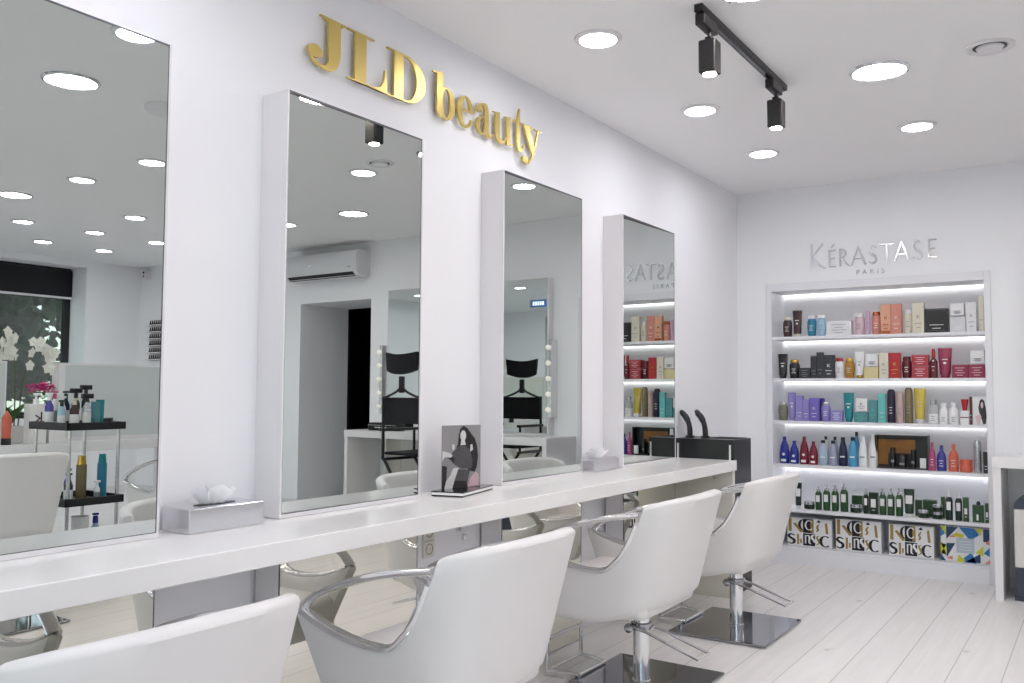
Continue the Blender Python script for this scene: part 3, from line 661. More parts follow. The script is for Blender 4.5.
def make_chair(label):
    t = thing('styling_chair', label, 'chair', (0, 0, 0), 0, 'white styling chairs along the counter')
    NS = 96; NT = 14; bm = new(); cols = []; rim_o = []
    for i in range(NS + 1):
        f = -1 + 2 * i / NS
        # denser columns where the rim climbs
        zt = topz(f); loop = []
        x_, y_ = plan(f, 0); zb = .30 + .085 * max(0, min(1, (x_ + .12) / .28)) ** 1.5
        def outer(z):
            tt = (z - .28) / .54; x, y = plan(f, tt)
            if z < zb + .03:                             # rounded bottom edge
                k = (zb + .03 - z) / .03; sc = 1 - .05 * k * k
                x = -.1 + (x + .1) * sc; y *= sc
            return Vector((x, y, z))
        def inner(z):
            tt = (z - .28) / .54; e = 1e-3
            x, y = plan(f, tt); x2, y2 = plan(min(1, f + e), tt); x1, y1 = plan(max(-1, f - e), tt)
            d = Vector((x2 - x1, y2 - y1, 0)); 
            if d.length < 1e-9: d = Vector((0, 1, 0))
            d.normalize(); nn = Vector((-d.y, d.x, 0))
            th = .042 if abs(f) > .5 else .042 + .012 * (1 - abs(f) / .5)
            p = Vector((x, y, z)) + nn * th
            return p
        zs = [zb + (zt - zb) * (j / NT) ** 1.15 for j in range(NT + 1)]
        for z in zs: loop.append(outer(z))
        o, n_ = outer(zt), inner(zt)
        for a in (30, 60, 90, 120, 150):
            r = math.radians(a); c = (o + n_) / 2; loop.append(c + (o - c) * math.cos(r) + Vector((0, 0, .016 * math.sin(r))))
        rim_o.append((o + n_) / 2)
        for z in zs[::-1]: loop.append(inner(max(z, zb + .03)))
        cols.append([bm.verts.new(v) for v in loop])
    for A, B in zip(cols, cols[1:]):
        n = len(A)
        for i in range(n): bm.faces.new((A[i], B[i], B[(i + 1) % n], A[(i + 1) % n]))
    for c, rev in ((cols[0], False), (cols[-1], True)):
        # rounded front edges of the sides
        n = len(c); cen = [v.co.copy() for v in c]; mid = []
        ho = NT + 3
        ring2 = []
        for i in range(n):
            opp = c[(2 * (NT + 3) - 1 - i) % n].co if False else None
            ring2.append(c[i])
        half = n // 2; L = []
        for i in range(half):
            a, b = c[i], c[n - 1 - i]
            m_ = (a.co + b.co) / 2 + Vector((-.018, 0, 0)); L.append(bm.verts.new(m_))
        for i in range(half - 1):
            bm.faces.new((c[i], c[i + 1], L[i + 1], L[i])); bm.faces.new((c[n - 1 - i], L[i], L[i + 1], c[n - 2 - i]))
        bm.faces.new((c[half - 1], c[half] , L[half - 1])); bm.faces.new((c[0], L[0], c[n - 1]))
    bmesh.ops.remove_doubles(bm, verts=bm.verts, dist=1e-5); bmesh.ops.recalc_face_normals(bm, faces=bm.faces)
    obj('tub_shell', bm, M['vinyl'], t, True)
    # underside
    bm = new(); pts = [plan(-1 + 2 * i / 40, .05) for i in range(41)]; pts = [(-.13 + (x + .13) * .78, y * .85) for x, y in pts]
    prism(bm, pts, .325, .36, lambda u, v, d: (u, v, d)); obj('under_panel', bm, M['vinyl'], t, True)
    # seat
    bm = new(); box(bm, -.34, .14, -.262, .262, .33, .475, .035, 4); obj('seat', bm, M['vinyl'], t, True)
    # chrome rim in the armrest opening and the armrest bar
    for sg in (-1, 1):
        pts = []
        for i in range(NS + 1):
            f = (-1 + 2 * i / NS)
            if f * sg <= 0: continue
            c = rim_o[i]
            if -.395 <= c.x <= .148: pts.append(c + Vector((0, sg * .006, .012)))
        pts.sort(key=lambda p: (p.x))
        a0, a1 = pts[0], pts[-1]
        bm = new(); tube(bm, pts, .025, 12, 1, flat=.012); obj('armrest_trim', bm, M['chrome'], t, True)
        yv = lambda k: a0.y + (a1.y - a0.y) * k
        arc = [(a0.x - .008, a0.y, a0.z + .004), (-.33, yv(.15), .63), (-.2, yv(.35), .685), (-.04, yv(.65), .730), (a1.x + .012, a1.y, .763)]
        bm = new(); tube(bm, arc, .022, 12, 6, flat=.012); obj('armrest_bar', bm, M['chrome'], t, True)
    # base
    bm = new(); box(bm, -.255, .255, -.31, .31, .004, .016, .003); obj('base_plate', bm, M['base_plate'], t)
    bm = new(); lathe(bm, [(0, .016), (.04, .016), (.04, .022), (.035, .026), (.035, .42), (0, .42)], n=28); obj('gas_column', bm, M['chrome'], t, True)
    bm = new(); lathe(bm, [(.045, .235), (.045, .262), (.034, .266)], n=24); cyl(bm, (-.03, -.055, .245), .016, .03, 16, 'y'); ball(bm, (-.03, -.062, .245), .02, 12); obj('pump_pivot', bm, M['base_plate'], t, True)
    bm = new(); tube(bm, [(-.02, -.05, .25), (.06, -.055, .235), (.17, -.06, .2), (.28, -.06, .165), (.286, .05, .165), (.17, .05, .2), (.06, .05, .235), (-.02, .045, .25)], .0065, 8, 1); obj('foot_pedal', bm, M['chrome'], t, True)
    bm = new()
    tube(bm, [(-.38, -.15, .02), (-.38, -.15, .15), (-.38, -.135, .165), (-.38, .135, .165), (-.38, .15, .15), (-.38, .15, .02)], .009, 10, 1)
    tube(bm, [(-.38, -.15, .03), (-.24, -.12, .025)], .009, 10, 1); tube(bm, [(-.38, .15, .03), (-.24, .12, .025)], .009, 10, 1)
    tube(bm, [(-.24, -.12, .025), (-.24, .12, .025)], .009, 10, 1); tube(bm, [(-.38, -.15, .03), (-.38, .15, .03)], .007, 10, 1); obj('footrest', bm, M['chrome'], t, True)
    return t
CH = [(.68, -1.98, 0, 'white tub styling chair farthest along the counter, nearest the product shelves'),
      (.66, -3.10, 0, 'white tub styling chair second from the product shelves, its pedal in view'),
      (.68, -4.42, 0, 'white tub styling chair whose whole triangular chrome armrest opening faces the camera'),
      (.67, -5.565, 0, 'white tub styling chair nearest the camera, only its back rim in the lower left corner')]
ch0 = make_chair(CH[0][3]); ch0.location = CH[0][:3]
ch0.location = (CH[0][0], CH[0][1], 0)
for x, y, r, l in CH[1:]:
    dup(ch0, (x, y, 0), r, l)
ia = dup(ch0, (2.79, -4.25, 0), PI, 'white tub chair facing the island desk, plain back reflected at the left edge', 'white styling chairs at the island desk')
dup(ch0, (3.5, -2.5, 0), PI, 'white tub chair at the island desk, chrome armrest reflected beside the trolley', 'white styling chairs at the island desk')
for c in ia.children:                                   # this chair is pumped up a little higher
    if c.name.split('.')[0] in ('tub_shell', 'under_panel', 'seat', 'armrest_trim', 'armrest_bar'): c.location.z = .085
# ------------------------------------------------------------------ product shelves in the end wall
t = thing('product_shelving', 'white built-in shelf cabinet in the end wall with lit product shelves', 'shelves', (0, 0, 0))
bm = new()
box(bm, .228, NX0, -.016, .0, .0, 2.069, .002); box(bm, NX1, 1.729, -.016, .0, .0, 2.069, .002); box(bm, NX0, NX1, -.016, .0, NZ1, 2.069, .002); box(bm, NX0, NX1, -.016, .0, 0.0, .105, .002)
obj('frame', bm, M['cabinet'], t)
bm = new(); box(bm, NX0 - .018, NX0, 0, ND, .02, NZ1 + .018); box(bm, NX1, NX1 + .018, 0, ND, .02, NZ1 + .018); box(bm, NX0, NX1, 0, ND, NZ1, NZ1 + .018); obj('side_panel', bm, M['cabinet'], t)
bm = new(); box(bm, NX0 - .018, NX1 + .018, ND, ND + .018, .0, NZ1 + .018); obj('back_panel', bm, M['cabinet'], t)
SZ = [1.668, 1.357, 1.0422, .7212, .3934, .118]
for i, z in enumerate(SZ):
    th = .022 if i < 5 else .1
    bm = new(); box(bm, NX0, NX1, .002, ND, z - th, z, .001); obj('shelf', bm, M['cabinet'], t)
for z in [NZ1] + [s - .022 for s in SZ[:3]]:
    bm = new(); box(bm, NX0 + .002, NX1 - .002, ND - .028, ND - .002, z - .007, z - .0005); obj('led_strip', bm, M['led'], t)
for z in [s - .022 for s in SZ[3:4]]:
    bm = new(); box(bm, NX0 + .002, NX1 - .002, ND - .028, ND - .002, z - .006, z - .0005); obj('led_strip', bm, M['led_dim'], t)

PC = dict(brown='#3b2422', cream='#dcd6c4', teal_blue='#2c7f9e', white='#e9e9ea', pale_blue='#a3c6dc', pale_pink='#d9bfc6', lilac_pink='#c9a9c2', salmon='#d08a7c', copper='#b0603c', peach='#dea689', black='#1b1b1f',
          pale_grey='#d6d8dc', grey='#8f9196', charcoal='#33343a', gold='#c9a24a', red='#b0222b', amber='#a8781f', pale_yellow='#dccf94', dark_red='#5e1420', rose_red='#ad3540', raspberry='#8f1f48', olive_grey='#7d7c68',
          silver='#b9bcc0', lavender='#8f86c6', violet='#7668bb', deep_violet='#51479a', teal='#12828c', teal_grey='#4f8b90', aqua='#67bcb8', dark_purple='#2a1a3a', pink_beige='#c6ada8', bronze='#85785a', gold_foil='#c4ac4a',
          clear_grey='#b2b6b8', blue='#1f2f92', crimson='#7a1528', ice_blue='#a9bccd', grey_lilac='#9a9fb6', navy='#1b2447', sky_blue='#4d9cc8', pink='#b04878', blue_violet='#3d3f94', coral='#d0654f', dark_green='#152a1c', green='#274a26')
metalc = {'gold', 'silver', 'copper', 'gold_foil', 'bronze'}
_pm = {}
def pm(c, label=False):
    if c not in _pm:
        _pm[c] = mat('product_' + c, PC[c], .25 if c in metalc else .32, .75 if c in ('gold', 'silver', 'copper') else (.35 if c in ('gold_foil', 'bronze') else 0), noise=.04, nscale=40)
    return _pm[c]
def ink_for(c): return 'white' if c in ('black', 'charcoal', 'brown', 'dark_red', 'raspberry', 'rose_red', 'dark_green', 'green', 'blue', 'crimson', 'navy', 'teal', 'teal_grey', 'violet', 'deep_violet', 'lavender', 'dark_purple', 'blue_violet', 'pink', 'sky_blue', 'coral', 'teal_blue', 'salmon', 'amber', 'red') else 'grey'
def lines(bm, w, z0, z1, y, n=3, wid=.55):
    for i in range(n):
        z = z1 - (z1 - z0) * (i + .5) / n; ww = w * wid * (1 if i % 2 == 0 else .6)
        box(bm, -ww / 2, ww / 2, y - .0012, y, z - .0022, z + .0022)
def monogram(bm, s, y, z):
    mp = lambda u, v, d: (u * s, y - d, z + v * s)
    prism(bm, [(-.4, -.5), (-.2, -.5), (-.2, .5), (-.4, .5)], 0, .0012, mp); stroke(bm, [(.4, .5), (-.2, 0)], .12, 0, .0012, mp, 1); stroke(bm, [(-.15, .05), (.42, -.5)], .18, 0, .0012, mp, 1)
PCAT = dict(bottle='bottle', tube='tube', serum='bottle', can='spray can', jarbottle='bottle', taper='bottle', taperc='bottle', taperb='bottle', taper2='bottle', bottle2='bottle', jar='jar', jar2='jar', green='bottle', tubelabel='tube', pump='bottle', giftset='gift set')
def product(row, kind, x0, x1, y, z0, z1, c1, c2, label):
    w = x1 - x0; h = z1 - z0; r = w / 2; cx = (x0 + x1) / 2
    cat = PCAT.get(kind, 'box'); name = {'bottle': 'product_bottle', 'tube': 'squeeze_tube', 'spray can': 'spray_can', 'jar': 'product_jar', 'gift set': 'gift_set', 'box': 'product_carton'}[cat]
    grp = ['', 'products on the top shelf', 'products on the second shelf', 'products on the third shelf', 'products on the fourth shelf', 'products on the fifth shelf', 'gift boxes on the bottom shelf'][row]
    dep = min(.075, max(.03, w * .7))
    t = thing(name, label, cat, (cx, y + (r if cat in ('bottle', 'spray can', 'jar') else dep / 2), z0), 0, grp)
    rd = min(r, .055)
    if kind in ('bottle',):
        ch = h * .16
        bm = new(); lathe(bm, [(0, 0), (r * .8, 0), (r * .86, .006), (r, h * .45), (r * .97, h * .72), (r * .72, h - ch), (0, h - ch)], n=24, sy=.75); obj('body', bm, pm(c1), t, True)
        bm = new(); lathe(bm, [(0, h - ch), (r * .78, h - ch), (r * .8, h - ch * .7), (r * .74, h - .002), (r * .68, h), (0, h)], n=24, sy=.78); obj('cap', bm, pm(c2), t, True)
        bm = new(); lines(bm, w * .7, h * .25, h * .55, -r * .75, 3); obj('print', bm, pm(ink_for(c1)), t)
    elif kind in ('tube', 'tubelabel'):
        ch = h * .12; b = bmesh.new(); n = 20; rings = []
        for j in range(7):
            k = j / 6; z = ch + (h - ch) * k; hw = r * (.78 + .22 * k); hd = r * .7 * (1 - k) + .002
            rings.append([b.verts.new((hw * math.cos(2 * PI * i / n), hd * math.sin(2 * PI * i / n), z)) for i in range(n)])
        for A, B in zip(rings, rings[1:]):
            for i in range(n): b.faces.new((A[i], A[(i + 1) % n], B[(i + 1) % n], B[i]))
        b.faces.new(rings[0][::-1]); b.faces.new(rings[-1]); bmesh.ops.recalc_face_normals(b, faces=b.faces)
        bm = new(); merge(bm, b); obj('body', bm, pm(c1), t, True)
        bm = new(); lathe(bm, [(0, 0), (r * .6, 0), (r * .64, .002), (r * .64, ch), (0, ch)], n=22, sy=.9); obj('cap', bm, pm(c2), t, True)
        if kind == 'tubelabel':
            bm = new(); rbox(bm, (0, -r * .38, h * .62), (w * .62, .004, h * .3), 0, (-.15, 0, 0)); obj('label_patch', bm, pm('white'), t)
        else:
            bm = new(); rbox(bm, (0, -r * .33, h * .62), (w * .4, .004, .006), 0, (-.12, 0, 0)); rbox(bm, (0, -r * .42, h * .5), (w * .2, .004, .012), 0, (-.12, 0, 0)); obj('print', bm, pm(ink_for(c1)), t)
    elif kind == 'serum':
        bm = new(); lathe(bm, [(0, 0), (r, 0), (r, h * .55), (r * .4, h * .68), (r * .4, h * .76), (0, h * .76)], n=20); obj('body', bm, pm(c1), t, True)
        bm = new(); lathe(bm, [(0, h * .72), (r * .48, h * .72), (r * .48, h * .9), (r * .32, h), (0, h)], n=18); obj('dropper_cap', bm, pm(c2), t, True)
        bm = new(); ball(bm, (0, -r * .85, h * .58), r * .28, 10, (1, .3, 1)); lines(bm, w * .7, h * .2, h * .45, -r * 1.0, 2); obj('print', bm, pm('white'), t)
    elif kind == 'can':
        bm = new(); lathe(bm, [(0, 0), (r * .96, 0), (r, .004), (r, h * .78), (0, h * .78)], n=24); obj('body', bm, pm(c1), t, True)
        bm = new(); lathe(bm, [(0, h * .78), (r * .98, h * .78), (r * .96, h * .93), (r * .6, h), (0, h)], n=24); obj('cap', bm, pm(c2), t, True)
        bm = new(); lines(bm, w * .7, h * .25, h * .5, -r * .99, 3); obj('print', bm, pm(ink_for(c1)), t)
    elif kind == 'jarbottle':
        bm = new(); lathe(bm, [(0, 0), (r, 0), (r, h * .66), (r * .6, h * .8), (0, h * .8)], n=22); obj('body', bm, pm(c1), t, True)
        bm = new(); lathe(bm, [(0, h * .78), (r * .62, h * .78), (r * .62, h), (0, h)], n=22); obj('cap', bm, pm('white' if c1 == 'white' else 'silver'), t, True)
        bm = new(); lathe(bm, [(r * 1.01, .004), (r * 1.01, h * .42), (r * .99, h * .42)], n=22); obj('label_patch', bm, pm('white'), t, True)
        bm = new(); lines(bm, w * .7, h * .1, h * .35, -r * 1.01, 3); obj('print', bm, pm('grey'), t)
    elif kind.startswith('taper'):
        flat = .8; top = .38 if kind != 'taper' else .30
        prof = [(0, 0), (r * .92, 0), (r, .005), (r, h * .42), (r * .8, h * .66), (r * top, h * .9), (r * top, h * .93), (0, h * .93)]
        bm = new(); lathe(bm, prof, n=24, sy=flat); obj('body', bm, pm(c1), t, True)
        cc = c1 if kind in ('taper', 'taper2') else c2
        bm = new(); lathe(bm, [(0, h * .88), (r * (top + .08), h * .88), (r * (top + .06), h), (0, h)], n=20, sy=.9); obj('cap', bm, pm(cc), t, True)
        bm = new()
        if kind == 'taper': ball(bm, (0, -r * .78, h * .34), r * .3, 12, (1, .25, 1)); box(bm, -w * .26, w * .26, -r * .83, -r * .8, h * .07, h * .16)
        else: box(bm, -w * .26, w * .26, -r * .83, -r * .8, h * .3, h * .35)
        obj('label_patch', bm, pm('white' if c1 != 'white' else 'grey'), t)
    elif kind == 'bottle2':
        bm = new(); lathe(bm, [(0, 0), (r * .95, 0), (r, .006), (r, h * .5), (r * .85, h * .64), (r * .34, h * .8), (r * .34, h * .84), (0, h * .84)], n=24, sy=.75); obj('body', bm, pm(c1), t, True)
        bm = new(); lathe(bm, [(0, h * .83), (r * .4, h * .83), (r * .34, h), (0, h)], n=18); obj('cap', bm, pm(c2), t, True)
        bm = new(); lines(bm, w * .8, h * .15, h * .45, -r * .76, 3); obj('print', bm, pm('white'), t)
    elif kind in ('jar', 'jar2'):
        bm = new(); lathe(bm, [(0, 0), (r * .9, 0), (r, .004), (r, h * .58), (r * .94, h * .62), (0, h * .62)], n=26); obj('body', bm, pm(c1), t, True)
        bm = new(); lathe(bm, [(0, h * .6), (r * .98, h * .6), (r, h * .66), (r * .98, h * .98), (r * .9, h), (0, h)], n=26); obj('lid', bm, pm(c2), t, True)
    elif kind in ('green', 'pump'):
        bm = new(); lathe(bm, [(0, 0), (r * .94, 0), (r, .004), (r, h * .68), (r * .6, h * .78), (0, h * .78)], n=22); obj('body', bm, pm(c1), t, True)
        bm = new(); lathe(bm, [(0, h * .77), (r * .62, h * .77), (r * .6, h * .86), (r * .3, h * .88), (r * .28, h), (0, h)], n=18)
        if kind == 'pump': rbox(bm, (-r * .4, -r * .2, h * .97), (r * 1.2, r * .5, h * .05), .001)
        obj('cap' if kind == 'green' else 'pump', bm, pm(c2), t, True)
        bm = new(); box(bm, -r * .55, r * .55, -r * 1.02, -r * .8, h * .34, h * .62); obj('label_patch', bm, pm('white'), t)
    elif kind == 'redbox':
        bm = new(); box(bm, -r, r, -dep / 2, dep / 2, 0, h * .55, .001); obj('carton', bm, pm('white'), t)
        bm = new(); lathe(bm, [(0, h * .55), (r * .5, h * .55), (r * .95, h * .98), (r * .95, h), (0, h)], n=20, sy=.6); obj('red_top', bm, pm('red'), t, True)
        bm = new(); box(bm, -r * .98, r * .98, -dep / 2 - .001, -dep / 2, h * .26, h * .3); obj('print', bm, pm('dark_red'), t)
    elif kind == 'photo':
        bm = new(); box(bm, -r, r, -dep / 2, dep / 2, 0, h, .001); obj('carton', bm, pm('white'), t)
        mp = lambda u, v, d: (-r + u * w, -dep / 2 - d, v * h)
        def pp(nm, m_, polys, d):
            bm = new()
            for p in polys: prism(bm, p, d, d + .0005, mp)
            obj(nm, bm, m_, t)
        pp('picture_hair', P_dark, [[(.4, .6), (.5, .86), (.65, .93), (.82, .86), (.92, .6), (.97, .3), (.9, .04), (.72, .02), (.62, .2), (.5, .3)]], 0)
        pp('picture_skin', pm('pale_pink'), [disc_poly(.66, .7, .09, .12, 14), [(.2, .3), (.5, .4), (.6, .3), (.52, .05), (.3, .02)]], .0005)
    elif kind == 'giftset':
        dep = .07
        bm = new(); box(bm, -r, r, 0, .05, 0, h, .001); box(bm, -r, r, -.05, 0, 0, .012, .001); box(bm, -r, r, -.05, 0, h - .012, h, .001); box(bm, -r, -r + .012, -.05, 0, .012, h - .012); box(bm, r - .012, r, -.05, 0, .012, h - .012); obj('tray', bm, pm('black'), t)
        am = mat('gift_set_picture', '#8a5a1e', .4, noise=.7, nscale=14)
        bm = new(); box(bm, -r * .94, r * .5, -.002, 0, h * .45, h * .86); box(bm, -r * .94, -r * .55, -.002, 0, h * .1, h * .45); obj('picture_panel', bm, am, t)
        xs = [(-.28, .1, .62), (.02, .16, .42), (.36, .09, .58)]
        for q, (px_, rr_, hh) in enumerate(xs):
            bm = new(); R_ = rr_ * w * .5
            lathe(bm, [(0, .012), (R_, .012), (R_, h * hh * .82), (R_ * .96, h * hh * .84), (R_ * .96, h * hh), (0, h * hh)], (px_ * w * .5 * 1.2, -.026, 0), 22); obj('set_bottle' if q != 1 else 'set_jar', bm, pm('black'), t, True)
            bm = new(); box(bm, px_ * w * .6 - R_ * .6, px_ * w * .6 + R_ * .6, -.026 - R_ * 1.02, -.026 - R_ * .9, h * hh * .3, h * hh * .42); obj('label_patch', bm, pm('grey'), t)
        bm = new(); box(bm, r * .7, r * .92, -.045, -.03, .012, h * .34); obj('white_card', bm, pm('white'), t)
    elif kind == 'greengift':
        bm = new(); box(bm, -r, r, -dep / 2, dep / 2, 0, h * .82, .001); obj('carton', bm, pm('green'), t)
        bm = new(); lathe(bm, [(0, h * .82), (r * .35, h * .82), (r * .38, h * .92), (r * .2, h), (0, h)], n=16); obj('top_knob', bm, pm('black'), t, True)
        bm = new(); box(bm, -r * .3, r * .05, -dep / 2 - .001, -dep / 2, h * .1, h * .38); obj('label_patch', bm, pm('white'), t)
    elif kind == 'ksbox':
        dep = .09; bm = new(); box(bm, -r, r, -.02, dep, 0, h, .0015); obj('carton', bm, pm('white'), t)
        mp = lambda u, v, d: (-r + u * w, -.02 - d, v * h)
        K = mat('gift_ink_black', '#16161d', .35) if 'ink' not in _pm else _pm['ink']; _pm['ink'] = K
        G = mat('gift_ink_gold', '#a58a4d', .35, .3) if 'inkg' not in _pm else _pm['inkg']; _pm['inkg'] = G
        W_ = pm('white')
        bm = new(); prism(bm, [(.36, .48), (.6, .48), (.6, .98), (.36, .98)], 0, .0005, mp); prism(bm, [(.36, 0.03), (.63, 0.03), (.63, .46), (.36, .46)], 0, .0005, mp)
        ringpoly(bm, .37, .76, .12, .2, .06, .03, 0, .0006, mp, 100, 260)
        stroke(bm, [(.17, .36), (.08, .4), (.03, .33), (.08, .26), (.15, .2), (.15, .1), (.07, .06), (.01, .12)], [.03, .05, .06, .07, .07, .06, .04, .02], 0, .0006, mp)
        ringpoly(bm, .86, .23, .14, .2, .07, .03, 0, .0006, mp, 50, 310); prism(bm, [(.66, .9), (.72, .97), (.76, .9), (.73, .87)], 0, .0006, mp)
        obj('black_print', bm, K, t)
        bm = new(); prism(bm, [(.03, .5), (.1, .5), (.1, .99), (.03, .99)], 0, .0006, mp); stroke(bm, [(.16, .8), (.34, .5)], [.07, .08], 0, .0006, mp, 1)
        prism(bm, [(.53, .5), (.6, .5), (.6, .97), (.53, .97)], .0005, .001, mp)
        prism(bm, [(.22, .05), (.27, .05), (.27, .42), (.22, .42)], 0, .0006, mp); prism(bm, [(.29, .1), (.33, .1), (.33, .25), (.29, .25)], 0, .0006, mp)
        stroke(bm, [(.66, .55), (.7, .62), (.68, .72), (.72, .82)], [.03, .05, .05, .03], 0, .0006, mp); prism(bm, [(.87, .5), (.93, .5), (.9, .9), (.85, .86)], 0, .0006, mp)
        stroke(bm, [(.72, .4), (.67, .36), (.7, .26), (.72, .16), (.66, .08)], [.02, .04, .06, .04, .02], 0, .0006, mp); obj('gold_print', bm, G, t)
        bm = new(); ringpoly(bm, .5, .76, .1, .18, .035, .03, .0005, .0012, mp, 40, 320); prism(bm, [(.4, .1), (.43, .1), (.43, .4), (.4, .4)], .0005, .0012, mp)
        stroke(bm, [(.43, .36), (.47, .4), (.5, .34), (.5, .14), (.54, .1)], [.02, .03, .04, .04, .02], .0005, .0012, mp); stroke(bm, [(.62, .42), (.57, .4), (.56, .32), (.6, .24), (.62, .16)], [.03, .05, .06, .06, .04], .0005, .0012, mp)
        obj('white_print', bm, W_, t)
    elif kind == 'geobox':
        dep = .09; bm = new(); box(bm, -r, r, -.02, dep, 0, h, .0015); obj('carton', bm, pm('white'), t)
        mp = lambda u, v, d: (-r + u * w, -.02 - d, v * h)
        cols = {'picture_blue': '#2a78b8', 'picture_navy': '#1d3f66', 'picture_yellow': '#cfd03a', 'picture_coral': '#e08a7c'}
        tri = {'picture_blue': [[(.38, .98), (.6, .62), (.78, .8), (.7, .98)], [(.36, .0), (.62, .3), (.72, .0)], [(0, .68), (.12, .8), (0, .95)], [(.86, .3), (1, .5), (1, .2)]],
               'picture_navy': [[(.12, .62), (.36, .98), (.12, .98)], [(.12, .1), (.3, .52), (.12, .5)], [(.86, .62), (1, .62), (1, .98), (.86, .98)], [(.5, .02), (.8, .28), (.8, .02)], [(.0, .2), (.1, .0), (0, .0)]],
               'picture_yellow': [[(0, .98), (.1, .98), (.12, .72)], [(0, .2), (.12, .46), (.12, .16), (0, .5)], [(.32, 0), (.36, .2), (.5, .06), (.46, 0)], [(.7, .3), (.86, .5), (.86, .22)], [(.68, .98), (.84, .98), (.82, .78)], [(.25, .72), (.45, .68), (.5, .78), (.3, .82)]],
               'picture_coral': [[(.16, .68), (.3, .8), (.3, .68)], [(.12, .08), (.24, .16), (.24, .04)], [(.9, .58), (1, .72), (1, .52)], [(.88, .02), (1, .16), (1, .02)]]}
        for nm, polys in tri.items():
            bm = new()
            for p in polys: prism(bm, p, 0, .0006 + .0001 * len(nm), mp)
            obj(nm, bm, mat('gift_' + nm, cols[nm], .4), t)
        bm = new(); prism(bm, [(.32, .26), (.68, .26), (.68, .68), (.32, .68)], .002, .0026, mp); obj('label_patch', bm, mat('gift_label', '#b9c6cf', .5), t)
        bm = new()
        for q in range(4): prism(bm, [(.38, .34 + q * .08), (.62, .34 + q * .08), (.62, .355 + q * .08), (.38, .355 + q * .08)], .0026, .003, mp)
        obj('print', bm, pm('white'), t)
    else:                                              # cartons
        bm = new(); box(bm, -r, r, -dep / 2, dep / 2, 0, h, .001); obj('carton', bm, pm(c1), t)
        if kind != 'box_back':
            bm = new(); ik = pm(c2 if c2 not in (c1,) else ink_for(c1))
            if c2 == 'copper': box(bm, -r * .9, r * .9, -dep / 2 - .001, -dep / 2, .002, h * .12)
            if h > w * 1.1 and .05 < w < .1 and c1 not in ('dark_green',): monogram(bm, w * .3, -dep / 2, h * .55)
            elif c1 == 'dark_green': box(bm, -r * .55, r * .55, -dep / 2 - .001, -dep / 2, h * .35, h * .7)
            lines(bm, w, h * .12, h * .4 if h > w else h * .85, -dep / 2, 2 if h > w * 1.1 else 4, .6)
            if c1 == 'green': box(bm, -r * .5, r * .5, -dep / 2 - .001, -dep / 2, h * .3, h * .55)
            obj('print', bm, ik, t)
            if c1 == 'black' and w > .1:
                bm = new()
                for (u0, u1, v) in ((.1, .9, .95), (.1, .9, .1)): box(bm, -r + u0 * w, -r + u1 * w, -dep / 2 - .0008, -dep / 2, v * h - .001, v * h)
                obj('border_line', bm, pm('grey'), t)
